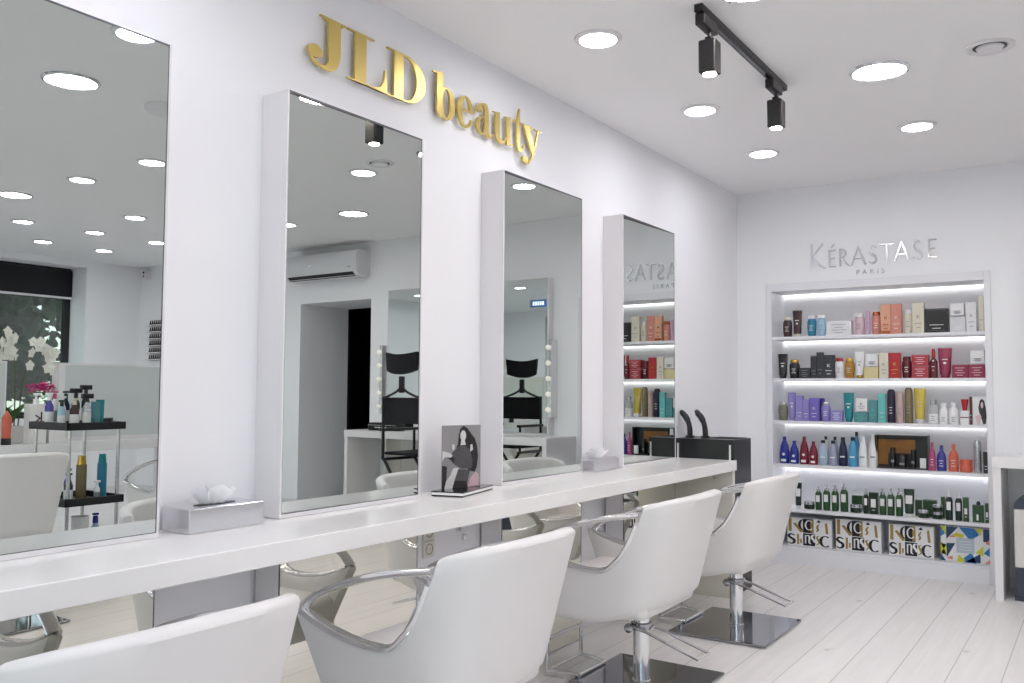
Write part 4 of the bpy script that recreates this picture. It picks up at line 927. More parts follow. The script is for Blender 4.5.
PRODUCTS = [
 (1, 'bottle', 0.32, 0.392, 0.06, 1.668, 1.823, 'brown', 'cream', 'dark brown shampoo bottle with pale cap, first on the top shelf'),
 (1, 'tube', 0.396, 0.469, 0.06, 1.668, 1.869, 'brown', 'cream', 'dark brown squeeze tube on the top shelf'),
 (1, 'bottle', 0.501, 0.571, 0.06, 1.668, 1.827, 'teal_blue', 'white', 'strong teal-blue bottle with white cap on the top shelf'),
 (1, 'bottle', 0.572, 0.641, 0.06, 1.668, 1.828, 'pale_blue', 'white', 'pale blue bottle beside the teal-blue one on the top shelf'),
 (1, 'box', 0.652, 0.823, 0.06, 1.668, 1.775, 'white', 'white', 'low wide white carton between blue and pink bottles on top shelf'),
 (1, 'bottle', 0.832, 0.912, 0.06, 1.668, 1.828, 'pale_pink', 'white', 'pale pink bottle with white cap on the top shelf'),
 (1, 'bottle', 0.913, 0.955, 0.06, 1.668, 1.844, 'lilac_pink', 'lilac_pink', 'slim lilac-pink bottle squeezed beside the pale pink one'),
 (1, 'bottle', 0.957, 1.026, 0.06, 1.668, 1.834, 'salmon', 'copper', 'salmon bottle with copper cap on the top shelf'),
 (1, 'box', 1.025, 1.094, 0.06, 1.668, 1.882, 'peach', 'copper', 'tall peach carton with copper foot on the top shelf'),
 (1, 'box', 1.094, 1.164, 0.06, 1.668, 1.882, 'salmon', 'salmon', 'tall salmon-pink carton right of the peach one on top shelf'),
 (1, 'bottle', 1.17, 1.235, 0.06, 1.668, 1.839, 'cream', 'white', 'cream bottle with white cap on the top shelf'),
 (1, 'box', 1.233, 1.311, 0.06, 1.668, 1.882, 'cream', 'cream', 'tall cream carton left of the wide black box on top shelf'),
 (1, 'box', 1.313, 1.462, 0.06, 1.668, 1.837, 'black', 'white', 'wide black carton with white lettering on the top shelf'),
 (1, 'box', 1.471, 1.569, 0.06, 1.668, 1.771, 'pale_grey', 'white', 'square pale grey carton on the top shelf carrying another carton'),
 (1, 'box2', 1.476, 1.56, 0.06, 1.783, 1.866, 'white', 'grey', 'small white carton stacked on the pale grey carton, top shelf'),
 (1, 'box', 1.571, 1.635, 0.06, 1.668, 1.871, 'white', 'grey', 'tall white carton near the right end of the top shelf'),
 (1, 'box', 1.648, 1.679, 0.06, 1.668, 1.908, 'cream', 'cream', 'slim cream carton at the far right end of the top shelf'),
 (2, 'tube', 0.282, 0.358, 0.06, 1.357, 1.543, 'black', 'black', 'black squeeze tube at the left end of the second shelf'),
 (2, 'bottle', 0.363, 0.445, 0.06, 1.357, 1.499, 'black', 'gold', 'black bottle with gold cap on the second shelf'),
 (2, 'box', 0.445, 0.528, 0.06, 1.357, 1.436, 'charcoal', 'grey', 'low charcoal carton on the second shelf'),
 (2, 'box', 0.531, 0.574, 0.06, 1.357, 1.524, 'charcoal', 'grey', 'charcoal carton just right of the low one on second shelf'),
 (2, 'box', 0.574, 0.623, 0.06, 1.357, 1.55, 'charcoal', 'grey', 'tallest charcoal carton on the second shelf'),
 (2, 'box', 0.622, 0.7, 0.06, 1.357, 1.529, 'charcoal', 'white', 'widest charcoal carton with pale monogram on second shelf'),
 (2, 'bottle', 0.696, 0.765, 0.06, 1.357, 1.506, 'white', 'red', 'white bottle with red cap on the second shelf'),
 (2, 'bottle', 0.765, 0.838, 0.06, 1.357, 1.504, 'amber', 'gold', 'amber oil bottle with gold cap on the second shelf'),
 (2, 'tube', 0.839, 0.908, 0.06, 1.357, 1.548, 'white', 'gold', 'white squeeze tube with gold cap on the second shelf'),
 (2, 'box', 0.906, 1.004, 0.06, 1.357, 1.436, 'pale_yellow', 'cream', 'low pale yellow carton on the second shelf'),
 (2, 'box2', 0.918, 1.002, 0.06, 1.443, 1.531, 'white', 'grey', 'white carton stacked on the pale yellow one, second shelf'),
 (2, 'box', 1.009, 1.073, 0.06, 1.357, 1.537, 'cream', 'cream', 'tall cream carton beside the bright red one on second shelf'),
 (2, 'box', 1.075, 1.151, 0.06, 1.357, 1.536, 'red', 'gold', 'bright red carton with gold monogram on the second shelf'),
 (2, 'bottle', 1.154, 1.223, 0.06, 1.357, 1.509, 'dark_red', 'dark_red', 'dark red bottle between red cartons on the second shelf'),
 (2, 'box', 1.223, 1.33, 0.06, 1.357, 1.439, 'rose_red', 'pale_pink', 'wide rose-red carton underneath its twin on second shelf'),
 (2, 'box2', 1.224, 1.332, 0.06, 1.443, 1.518, 'rose_red', 'pale_pink', 'wide rose-red carton stacked on its twin, second shelf'),
 (2, 'serum', 1.334, 1.388, 0.06, 1.357, 1.56, 'dark_red', 'red', 'slim dark red serum bottle on the second shelf'),
 (2, 'tube', 1.388, 1.478, 0.06, 1.357, 1.563, 'raspberry', 'raspberry', 'large raspberry squeeze tube on the second shelf'),
 (2, 'box', 1.477, 1.576, 0.06, 1.357, 1.447, 'raspberry', 'pale_pink', 'low raspberry carton with nothing stacked on it, second shelf'),
 (2, 'box', 1.579, 1.678, 0.06, 1.357, 1.448, 'raspberry', 'pale_pink', 'low raspberry carton carrying a white carton, second shelf'),
 (2, 'box2', 1.592, 1.677, 0.06, 1.456, 1.543, 'white', 'grey', 'white carton stacked on the raspberry one at shelf end'),
 (3, 'bottle', 0.278, 0.353, 0.06, 1.042, 1.182, 'olive_grey', 'silver', 'olive-grey bottle with silver cap at left of third shelf'),
 (3, 'tube', 0.354, 0.418, 0.06, 1.042, 1.252, 'lavender', 'lavender', 'tall lavender squeeze tube on the third shelf'),
 (3, 'box', 0.419, 0.471, 0.06, 1.042, 1.227, 'lavender', 'lavender', 'lavender carton next to the lavender tube on third shelf'),
 (3, 'box', 0.472, 0.516, 0.06, 1.042, 1.203, 'lavender', 'white', 'shortest upright lavender carton on the third shelf'),
 (3, 'box', 0.518, 0.585, 0.06, 1.042, 1.213, 'violet', 'violet', 'violet carton on the third shelf'),
 (3, 'box_back', 0.565, 0.602, 0.15, 1.042, 1.211, 'deep_violet', 'violet', 'deep violet carton behind the silver-capped lavender bottle'),
 (3, 'bottle', 0.594, 0.666, 0.06, 1.042, 1.183, 'lavender', 'silver', 'lavender bottle with silver cap on the third shelf'),
 (3, 'box', 0.668, 0.752, 0.06, 1.042, 1.124, 'lavender', 'white', 'low lavender carton on the third shelf'),
 (3, 'tube', 0.756, 0.831, 0.06, 1.042, 1.252, 'teal', 'teal', 'shiny teal squeeze tube on the third shelf'),
 (3, 'box', 0.831, 0.928, 0.06, 1.042, 1.114, 'teal_grey', 'aqua', 'low grey-teal carton underneath a white carton, third shelf'),
 (3, 'box2', 0.846, 0.926, 0.06, 1.122, 1.212, 'white', 'grey', 'white carton stacked on the grey-teal one, third shelf'),
 (3, 'box', 0.932, 0.993, 0.06, 1.042, 1.202, 'teal_grey', 'aqua', 'upright grey-teal carton on the third shelf'),
 (3, 'box', 0.998, 1.049, 0.06, 1.042, 1.248, 'aqua', 'white', 'tall aqua carton on the third shelf'),
 (3, 'can', 1.053, 1.111, 0.06, 1.042, 1.278, 'dark_purple', 'dark_purple', 'dark purple spray can on the third shelf'),
 (3, 'can', 1.114, 1.165, 0.06, 1.042, 1.263, 'pink_beige', 'pink_beige', 'pink-beige spray can on the third shelf'),
 (3, 'can', 1.169, 1.225, 0.06, 1.042, 1.291, 'bronze', 'bronze', 'tall bronze spray can on the third shelf'),
 (3, 'tube', 1.229, 1.308, 0.06, 1.042, 1.285, 'gold_foil', 'white', 'shiny gold squeeze tube on the third shelf'),
 (3, 'jarbottle', 1.319, 1.386, 0.06, 1.042, 1.208, 'clear_grey', 'white', 'clear grey bottle with white label left of white jars'),
 (3, 'jarbottle', 1.389, 1.446, 0.06, 1.042, 1.184, 'white', 'white', 'white bottle directly right of the clear grey one, third shelf'),
 (3, 'jarbottle', 1.449, 1.511, 0.06, 1.042, 1.188, 'white', 'white', 'white bottle beside the red-topped carton on the third shelf'),
 (3, 'redbox', 1.523, 1.576, 0.06, 1.042, 1.213, 'white', 'red', 'white carton with red top half on the third shelf'),
 (3, 'box', 1.579, 1.595, 0.06, 1.042, 1.231, 'dark_red', 'dark_red', 'very slim dark red carton on the third shelf'),
 (3, 'photo', 1.598, 1.686, 0.06, 1.042, 1.231, 'pale_pink', 'white', 'carton with a picture of a dark-haired woman, third shelf'),
 (4, 'taper', 0.285, 0.358, 0.06, 0.721, 0.92, 'blue', 'white', 'tall royal blue tapered bottle on the fourth shelf'),
 (4, 'taper', 0.36, 0.43, 0.06, 0.721, 0.891, 'blue', 'white', 'short royal blue tapered bottle on the fourth shelf'),
 (4, 'taper', 0.435, 0.503, 0.06, 0.721, 0.925, 'crimson', 'white', 'tall crimson tapered bottle on the fourth shelf'),
 (4, 'taper', 0.504, 0.569, 0.06, 0.721, 0.891, 'crimson', 'white', 'short crimson tapered bottle on the fourth shelf'),
 (4, 'taperc', 0.573, 0.64, 0.06, 0.721, 0.903, 'ice_blue', 'black', 'ice-blue tapered bottle with black cap, front row'),
 (4, 'taperb', 0.584, 0.628, 0.15, 0.721, 0.929, 'white', 'black', 'white bottle with black cap behind the ice-blue one'),
 (4, 'taperc', 0.643, 0.711, 0.06, 0.721, 0.902, 'grey_lilac', 'black', 'grey-lilac tapered bottle with black cap, front row'),
 (4, 'taperb', 0.649, 0.695, 0.15, 0.721, 0.928, 'ice_blue', 'black', 'pale bottle with black cap behind the grey-lilac one'),
 (4, 'taperc', 0.715, 0.78, 0.06, 0.721, 0.93, 'navy', 'black', 'navy tapered bottle on the fourth shelf'),
 (4, 'taperc', 0.783, 0.849, 0.06, 0.721, 0.933, 'sky_blue', 'black', 'sky-blue tapered bottle in front on the fourth shelf'),
 (4, 'taperb', 0.801, 0.849, 0.15, 0.721, 0.967, 'sky_blue', 'black', 'taller sky-blue bottle standing behind the front one'),
 (4, 'taper2', 0.854, 0.916, 0.06, 0.721, 0.939, 'white', 'black', 'white tapered bottle beside the sky-blue one'),
 (4, 'taper2', 0.921, 0.986, 0.06, 0.721, 0.952, 'white', 'black', 'white tapered bottle overlapping the black gift set'),
 (4, 'giftset', 0.969, 1.315, 0.09, 0.721, 0.957, 'black', 'amber', 'large black gift set with amber picture on fourth shelf'),
 (4, 'bottle2', 1.317, 1.364, 0.06, 0.721, 0.915, 'pink', 'pink', 'pink bottle right of the black gift set'),
 (4, 'bottle2', 1.367, 1.429, 0.06, 0.721, 0.896, 'blue_violet', 'blue_violet', 'blue-violet bottle on the fourth shelf'),
 (4, 'bottle2', 1.439, 1.504, 0.06, 0.721, 0.908, 'coral', 'coral', 'coral bottle on the fourth shelf'),
 (4, 'jar', 1.508, 1.588, 0.06, 0.721, 0.807, 'coral', 'coral', 'squat coral jar on the fourth shelf'),
 (4, 'can', 1.594, 1.644, 0.06, 0.721, 0.939, 'silver', 'silver', 'silver spray can on the fourth shelf'),
 (4, 'box', 1.653, 1.685, 0.06, 0.721, 0.864, 'black', 'black', 'narrow black carton at the right end of fourth shelf'),
 (5, 'tubelabel', 0.4, 0.453, 0.06, 0.393, 0.582, 'dark_green', 'white', 'dark green tube at the left end of fifth shelf'),
 (5, 'jar', 0.461, 0.54, 0.06, 0.393, 0.449, 'dark_green', 'silver', 'flat jar beside the dark green tube on the fifth shelf'),
 (5, 'green', 0.547, 0.595, 0.06, 0.393, 0.566, 'green', 'silver', 'narrowest green bottle of the left four, fifth shelf'),
 (5, 'green', 0.602, 0.655, 0.06, 0.393, 0.579, 'green', 'silver', 'second green bottle from the left, fifth shelf'),
 (5, 'green', 0.663, 0.715, 0.06, 0.393, 0.579, 'green', 'silver', 'third green bottle from the left, fifth shelf'),
 (5, 'green', 0.723, 0.78, 0.06, 0.393, 0.598, 'green', 'silver', 'green bottle at the right of the left four, fifth shelf'),
 (5, 'jar', 0.79, 0.87, 0.06, 0.393, 0.451, 'dark_green', 'silver', 'flat jar in front of a small green carton, fifth shelf'),
 (5, 'box_back', 0.788, 0.862, 0.15, 0.393, 0.506, 'green', 'green', 'small green carton behind a flat jar, fifth shelf'),
 (5, 'green', 0.886, 0.922, 0.06, 0.393, 0.569, 'dark_green', 'silver', 'slim green bottle left of the label-fronted carton'),
 (5, 'box', 0.925, 0.986, 0.06, 0.393, 0.546, 'dark_green', 'white', 'dark green carton with white label, mid fifth shelf'),
 (5, 'green', 0.99, 1.04, 0.06, 0.393, 0.577, 'green', 'silver', 'leftmost green bottle of the middle three'),
 (5, 'green', 1.043, 1.094, 0.06, 0.393, 0.58, 'green', 'silver', 'centre green bottle of the middle three'),
 (5, 'green', 1.099, 1.149, 0.06, 0.393, 0.584, 'green', 'silver', 'rightmost green bottle of the middle three'),
 (5, 'tubelabel', 1.153, 1.224, 0.06, 0.393, 0.585, 'dark_green', 'white', 'dark green tube on a white cap, mid fifth shelf'),
 (5, 'box_back', 1.213, 1.258, 0.15, 0.393, 0.505, 'green', 'green', 'green carton behind the single silver-lidded jar'),
 (5, 'jar', 1.24, 1.312, 0.06, 0.393, 0.449, 'dark_green', 'silver', 'silver-lidded jar standing alone before green cartons'),
 (5, 'box_back', 1.263, 1.35, 0.15, 0.393, 0.508, 'green', 'green', 'wider green carton behind the jars, right of the tube'),
 (5, 'jar', 1.331, 1.397, 0.06, 0.393, 0.442, 'dark_green', 'silver', 'silver-lidded jar underneath another jar, fifth shelf'),
 (5, 'jar2', 1.332, 1.398, 0.06, 0.444, 0.491, 'dark_green', 'silver', 'silver-lidded jar stacked on another jar, fifth shelf'),
 (5, 'box_back', 1.378, 1.404, 0.15, 0.393, 0.537, 'green', 'green', 'slim green carton behind the pump bottle'),
 (5, 'pump', 1.415, 1.463, 0.06, 0.393, 0.593, 'dark_green', 'white', 'dark green bottle with white pump on the fifth shelf'),
 (5, 'green', 1.476, 1.521, 0.06, 0.393, 0.588, 'dark_green', 'white', 'dark green bottle right of the white pump bottle'),
 (5, 'box', 1.525, 1.561, 0.06, 0.393, 0.553, 'green', 'white', 'narrow green carton with white label on the fifth shelf'),
 (5, 'greengift', 1.582, 1.652, 0.06, 0.393, 0.531, 'green', 'black', 'square green gift carton with black top knob'),
 (5, 'box', 1.657, 1.681, 0.06, 0.393, 0.523, 'green', 'white', 'slim green carton at the far right end of fifth shelf'),
 (6, 'ksbox', 0.34, 0.663, 0.06, 0.118, 0.323, 'white', 'gold', 'leftmost gift box with black and gold lettering, bottom shelf'),
 (6, 'ksbox', 0.69, 1.003, 0.06, 0.118, 0.339, 'white', 'gold', 'middle gift box with black and gold lettering, bottom shelf'),
 (6, 'ksbox', 1.052, 1.342, 0.06, 0.118, 0.334, 'white', 'gold', 'right gift box with black and gold lettering, bottom shelf'),
 (6, 'geobox', 1.382, 1.693, 0.06, 0.118, 0.354, 'white', 'blue', 'gift box with blue and yellow triangles, bottom shelf'),
]
for (row, kind, x0, x1, y, z0, z1, c1, c2, lb) in PRODUCTS:
    if x1 - x0 < .012: x1 = x0 + .02
    x1 = min(x1, 1.685)
    product(row, kind, x0 + .001, x1 - .001, y, z0 + .0005, z1, c1, c2, lb)

# ------------------------------------------------------------------ make-up desk on the end wall and what stands there
t = thing('makeup_desk', 'long white desk along the end wall right of the shelves', 'desk', (2.937, 0, 0))
bm = new(); box(bm, -1.182, 1.182, -.47, -.001, .8, .865, .003); obj('desk_top', bm, M['white_lacquer'], t)
for x in (-1.18, 1.135): bm = new(); box(bm, x, x + .045, -.465, -.013, 0, .8, .002); obj('end_panel', bm, M['white_lacquer'], t)
bm = new(); box(bm, -.02, .02, -.3, -.013, 0, .8, .002); obj('middle_panel', bm, M['white_lacquer'], t)
for a, b, l in ((3.22, 3.92, 'tall white-framed make-up mirror on the end wall next to the doorway'), (2.0, 2.7, 'tall white-framed make-up mirror on the end wall beside the shelves')):
    c = (a + b) / 2; hw = .35
    t = thing('makeup_mirror', l, 'mirror', (c, 0, .866), 0, 'make-up mirrors on the end wall')
    bm = new(); box(bm, -hw - .012, hw + .012, -.08, 0, 0, 1.385, .002); obj('box_frame', bm, M['white_lacquer'], t)
    bm = new(); box(bm, -hw, hw, -.083, -.08, .012, 1.378); obj('mirror_glass', bm, M['mirror'], t)
for x, y_, l in ((4.0, 0, 'chrome strip of round bulbs beside the make-up mirror near the doorway'), (1.966, -.0, 'chrome strip of round bulbs beside the make-up mirror near the shelves')):
    t = thing('vanity_light', l, 'vanity light', (x, y_, 1.02), 0, 'bulb strips beside the make-up mirrors')
    bm = new(); box(bm, -.02, .012, -.1, 0, 0, .68, .003); obj('back_plate', bm, M['chrome'], t)
    for k in range(5):
        bm = new(); ball(bm, (-.004, -.128, .07 + k * .135), .024, 16); cyl(bm, (-.004, -.112, .07 + k * .135), .013, .012, 12, 'y'); obj('bulb', bm, M['bulb'], t, True)
for a, b, l in ((3.22, 3.92, 'mirror panel under the make-up desk, nearest the doorway'), (2.0, 2.7, 'mirror panel under the make-up desk, beside the shelves')):
    c = (a + b) / 2; hw = .35
    t = thing('lower_mirror', l, 'mirror', (c, 0, 0), 0, 'mirror panels under the make-up desk')
    bm = new(); box(bm, -hw - .012, hw + .012, -.08, -.0125, .001, .798, .002); obj('box_frame', bm, M['white_lacquer'], t)
    bm = new(); box(bm, -hw, hw, -.083, -.08, .012, .79); obj('mirror_glass', bm, M['mirror_low'], t)
def director_chair(label):
    t = thing('makeup_chair', label, 'chair', (0, 0, 0), 0, 'tall black make-up chairs')
    bk = M['black_plastic']; hw = .235
    bm = new(); box(bm, -hw, hw, -.2, .2, .70, .725, .008); obj('seat', bm, M['black_fabric'], t)
    bm = new(); box(bm, -hw, hw, -.222, -.21, .97, 1.19, .004); obj('back_canvas', bm, M['black_fabric'], t)
    for s in (-1, 1):
        bm = new(); tube(bm, [(s * hw, -.215, .66), (s * hw, -.215, 1.2)], .014, 10); obj('back_post', bm, bk, t, True)
        bm = new(); box(bm, s * hw - .022, s * hw + .022, -.24, .2, .9, .925, .006); obj('armrest', bm, bk, t)
        bm = new(); tube(bm, [(s * hw, .17, .66), (s * hw, .17, .9)], .012, 8); tube(bm, [(s * hw, -.21, .66), (s * hw, .2, .66)], .014, 8); obj('side_rail', bm, bk, t, True)
        bm = new(); tube(bm, [(s * hw, -.22, .02), (s * hw, .22, .02)], .014, 8); obj('floor_rail', bm, bk, t, True)
        for y in (-.2, .18):
            bm = new(); tube(bm, [(s * hw, y, .66), (-s * hw, y, .02)], .014, 8); obj('leg', bm, bk, t, True)
    bm = new(); tube(bm, [(-hw, -.2, .3), (hw, -.2, .3)], .012, 8); obj('cross_bar', bm, bk, t, True)
    bm = new(); box(bm, -.17, .17, .2, .3, .2, .215, .004); tube(bm, [(-.2, .2, .2), (.2, .2, .2)], .01, 8); obj('footrest', bm, bk, t, True)
    bm = new(); tube(bm, [(-hw, -.23, 1.18), (-.12, -.235, 1.215), (-.03, -.235, 1.26), (0, -.235, 1.33)], .011, 8, 4); tube(bm, [(hw, -.23, 1.18), (.12, -.235, 1.215), (.03, -.235, 1.26), (0, -.235, 1.33)], .011, 8, 4); rbox(bm, (0, -.235, 1.3), (.05, .03, .14), .006); obj('headrest_bracket', bm, bk, t, True)
    bm = new()
    b = bmesh.new(); n = 14; rows = []
    for i in range(n + 1):
        u = i / n * 2 - 1; w_ = .165
        zt = 1.565 - .0 * u; ztop = 1.555 + .02 * u * u; zb = 1.385 + .035 * u * u
        yy = -.24 - .03 * (1 - u * u)
        rows.append([b.verts.new((u * w_ * 1.0, yy - .012, zb)), b.verts.new((u * w_ * 1.1, yy - .012, ztop)), b.verts.new((u * w_ * 1.1, yy + .03, ztop)), b.verts.new((u * w_ * 1.0, yy + .03, zb))])
    for A, B in zip(rows, rows[1:]):
        for i in range(4): b.faces.new((A[i], A[(i + 1) % 4], B[(i + 1) % 4], B[i]))
    b.faces.new(rows[0][::-1]); b.faces.new(rows[-1]); bmesh.ops.recalc_face_normals(b, faces=b.faces); merge(bm, b)
    obj('headrest', bm, M['black_fabric'], t, True); return t
dc = director_chair('tall black make-up chair with headrest, reflected at the right edge of the second mirror')
dc.location = (2.885, -.765, 0); dc.rotation_euler = (0, 0, .04)
t = thing('brush_case', 'black zipped case with small white writing, lying on the make-up desk', 'case', (3.72, -.3, .865))
bm = new(); box(bm, -.2, .2, -.06, .06, 0, .075, .02, 3); obj('case_body', bm, M['black_fabric'], t, True)
bm = new(); box(bm, -.185, .185, -.063, -.057, .05, .054); obj('zip', bm, M['brushed'], t)
bm = new()
for i, w_ in enumerate((.012, .008, .012, .006, .016, .01, .008, .012)): box(bm, -.05 + i * .019, -.05 + i * .019 + w_, -.062, -.0595, .025, .036)
obj('print', bm, M['white_lacquer'], t)
t = thing('desk_mat', 'small white pack with a blue spot on the make-up desk', 'pack', (3.3, -.28, .865))
bm = new(); box(bm, -.07, .07, -.03, .03, 0, .16, .006); obj('pack_body', bm, M['white_lacquer'], t)
bm = new(); ball(bm, (-.03, -.031, .03), .014, 12, (1, .2, 1)); obj('blue_spot', bm, M['exit_blue'], t)
# carton under the desk
t = thing('storage_carton', 'tall carton with dark top and bottom bands, standing under the right desk', 'box', (1.99, -.30, 0))
navy = mat('carton_navy', '#343a4c', .4); cw_ = mat('carton_white', '#d9d6d2', .5)
bm = new(); box(bm, -.135, .2, -.1, .16, .0, .035, .003); obj('base_tray', bm, navy, t)
bm = new(); box(bm, -.13, .195, -.095, .155, .035, .2, .003); obj('lower_band', bm, navy, t)
bm = new(); box(bm, -.13, .195, -.095, .155, .2, .55, .003); obj('middle_band', bm, cw_, t)
bm = new(); prism(bm, [(-.13, .55), (.195, .55), (.195, .615), (-.095, .615), (-.13, .585)], -.095, .155, lambda u, v, d: (u, d, v)); obj('lid', bm, navy, t)
bm = text_bm('96', .07, Matrix.Translation((-.02, -.0965, .1)) @ FRONT_Y, .0008); obj('print', bm, pm('pale_blue'), t)

# air conditioner
t = thing('air_conditioner', 'white wall-mounted air conditioner above the doorway, reflected in the second mirror', 'air conditioner', (4.71, 0, 2.41))
bm = new(); prism(bm, [(0, .02), (-.05, 0), (-.15, .0), (-.2, .05), (-.215, .12), (-.21, .24), (-.19, .27), (0, .275)], -.455, .62, lambda u, v, d: (d, u, v)); obj('housing', bm, M['ac'], t, True)
bm = new(); rbox(bm, (.09, -.176, .028), (.98, .06, .014), .003, (-.75, 0, 0)); obj('air_outlet', bm, M['black_plastic'], t)
bm = new(); rbox(bm, (.09, -.17, .014), (.98, .045, .005), .002, (.1, 0, 0)); obj('louvre', bm, M['ac'], t)
bm = new(); lathe(bm, [(0, 0), (.012, 0), (.012, .004), (0, .004)], (.22, -.2155, .15), 16, axis='y'); box(bm, -.38, -.33, -.2165, -.2145, .09, .1); obj('badge', bm, M['brushed'], t)
# ring light in the dark room
t = thing('ring_light', 'dim ring light on a stand in the dark room beyond the doorway', 'lamp', (4.9, 2.0, 0))
bm = new(); ringm = mat('ring_light_diffuser', '#6a6d72', .4)
tube(bm, [(.17 * math.cos(a * PI / 12), 0, 1.55 + .17 * math.sin(a * PI / 12)) for a in range(24)], .018, 8, 1, closed=True, up=(0, 1, 0)); obj('ring', bm, ringm, t, True)
bm = new(); tube(bm, [(0, 0, .25), (0, 0, 1.38)], .01, 8); obj('stand', bm, M['black_plastic'], t, True)
for a in (0, 2.1, 4.2):
    bm = new(); tube(bm, [(0, 0, .35), (.25 * math.cos(a), .25 * math.sin(a), .01)], .008, 8); obj('leg', bm, M['black_plastic'], t, True)
# security camera and polish rack
t = thing('security_camera', 'small white security camera high in the corner by the opposite window', 'camera', (7.84, 0, 2.68))
bm = new(); box(bm, -.05, .05, -.07, 0, -.06, .06, .01, 3); obj('housing', bm, M['white_lacquer'], t, True)
bm = new(); cyl(bm, (0, -.078, .02), .014, .01, 16, 'y'); cyl(bm, (0, -.078, -.025), .01, .01, 16, 'y'); obj('lens', bm, M['black_gloss'], t, True)
t = thing('polish_rack', 'narrow wall rack of dark bottles near the far corner, reflected in the nearest mirror', 'rack', (7.55, 0, 1.6))
for k in range(6):
    bm = new(); box(bm, -.2, .2, -.07, 0, k * .085, k * .085 + .006); box(bm, -.2, .2, -.07, -.066, k * .085, k * .085 + .018); obj('rack_shelf', bm, M['white_lacquer'], t)
bm = new(); box(bm, -.2, .2, -.004, 0, 0, .5); obj('back_panel', bm, M['white_lacquer'], t)
pb = None
for k in range(6):
    for j in range(9):
        x, z = 7.55 - .17 + j * .0425, 1.6 + k * .085 + .0065
        lb = 'tiny dark polish bottle in the narrow wall rack'
        if pb is None:
            pb = thing('polish_bottle', lb, 'bottle', (x, -.036, z), 0, 'polish bottles in the wall rack')
            bm = new(); lathe(bm, [(0, 0), (.014, 0), (.015, .003), (.015, .026), (.007, .032), (0, .032)], n=10); obj('body', bm, M['black_gloss'], pb, True)
            bm = new(); lathe(bm, [(0, .031), (.008, .031), (.006, .066), (0, .066)], n=8); obj('cap', bm, M['black_plastic'], pb, True)
        else: dup(pb, (x, -.036, z))

# ------------------------------------------------------------------ island station opposite, reflected in the nearest mirror
IX = 4.75
t = thing('island_desk', 'long white island desk opposite the mirror wall, reflected in the nearest mirror', 'desk', (IX, -2.9, 0))
bm = new(); box(bm, -.2, .55, -1.7, 1.35, .76, .833, .003); obj('desk_top', bm, M['white_lacquer'], t)
for y in (-1.65, -.2, 1.28): bm = new(); box(bm, .05, .5, y, y + .04, 0, .76, .002); obj('support_panel', bm, M['white_lacquer'], t)
for (y0, y1, l) in ((-2.82, -1.9, 'wide low white-framed mirror on the island desk behind the trolley'), (-4.3, -3.22, 'low white-framed mirror on the island desk at the left picture edge')):
    c = (y0 + y1) / 2; hw = (y1 - y0) / 2
    t = thing('island_mirror', l, 'mirror', (IX, c, .833), 0, 'low mirrors on the island desk')
    bm = new(); box(bm, .0, .1, -hw, hw, 0, .62, .003); box(bm, -.006, 0, -hw, -hw + .05, 0, .62); box(bm, -.006, 0, -hw + .05, hw, .605, .62); box(bm, -.006, 0, hw - .012, hw, 0, .605); box(bm, -.006, 0, -hw + .05, hw - .012, 0, .03); obj('box_frame', bm, M['white_lacquer'], t)
    bm = new(); box(bm, -.003, .0, -hw + .05, hw - .012, .03, .605); obj('glass_panel', bm, M['pale_glass'], t)
t = thing('squeeze_tube', 'coral tube with dark foot beside the left island mirror', 'tube', (4.62, -3.27, .833))
bm = new(); lathe(bm, [(0, .05), (.03, .05), (.034, .2), (.004, .25), (0, .25)], n=16); obj('body', bm, pm('coral'), t, True)
bm = new(); lathe(bm, [(0, 0), (.034, 0), (.034, .05), (0, .05)], n=16); obj('cap', bm, M['black_plastic'], t, True)
# white dispensers with a k
for y, l in ((-3.06, 'white rectangular pump dispenser marked with a dark k, left of the pair'), (-2.91, 'white rectangular pump dispenser, right of the pair')):
    t = thing('pump_dispenser', l, 'dispenser', (4.62, y, .833), 0, 'white pump dispensers on the island desk')
    bm = new(); box(bm, -.045, .045, -.065, .065, 0, .3, .006, 3); obj('container', bm, M['pot'], t)
    bm = new(); lathe(bm, [(0, .3), (.022, .3), (.02, .335), (.008, .34), (.008, .37), (0, .37)], n=16); rbox(bm, (-.012, 0, .372), (.07, .026, .018), .004); obj('pump', bm, M['pot'], t, True)
    bm = new(); mp = lambda u, v, d: (-.045 - d, u * .05 * -1, .19 + v * .05)
    prism(bm, [(-.5, -.6), (-.3, -.6), (-.3, 1), (-.5, 1)], 0, .002, mp); stroke(bm, [(.5, .5), (-.3, 0)], .2, 0, .002, mp, 1); stroke(bm, [(-.2, .1), (.5, -.6)], .2, 0, .002, mp, 1); obj('letter_print', bm, M['black_plastic'], t)
# orchid and kalanchoe
t = thing('potted_orchid', 'white orchid in a white pot on the island desk, before the window', 'plant', (4.85, -3.13, .833))
bm = new(); box(bm, -.075, .075, -.075, .075, 0, .13, .008); obj('pot', bm, M['pot'], t)
bm = new()
for a in range(7):
    an = a * .95 + .3; L = .2 + .03 * (a % 3)
    b = bmesh.new(); rows = []
    for i in range(9):
        k = i / 8; w_ = .034 * math.sin(PI * min(1, k * .92 + .08)) ; cx_ = math.cos(an) * L * k * .62; cy_ = math.sin(an) * L * k * .62; z = .13 + L * 1.15 * k - .1 * k * k
        sx, sy = -math.sin(an) * w_, math.cos(an) * w_
        rows.append([b.verts.new((cx_ + sx, cy_ + sy, z + .008)), b.verts.new((cx_, cy_, z)), b.verts.new((cx_ - sx, cy_ - sy, z + .008))])
    for A, B in zip(rows, rows[1:]):
        for i in range(2): b.faces.new((A[i], A[i + 1], B[i + 1], B[i]))
    merge(bm, b)
obj('leaves', bm, M['leaf'], t, True)
rnd = random.Random(4)
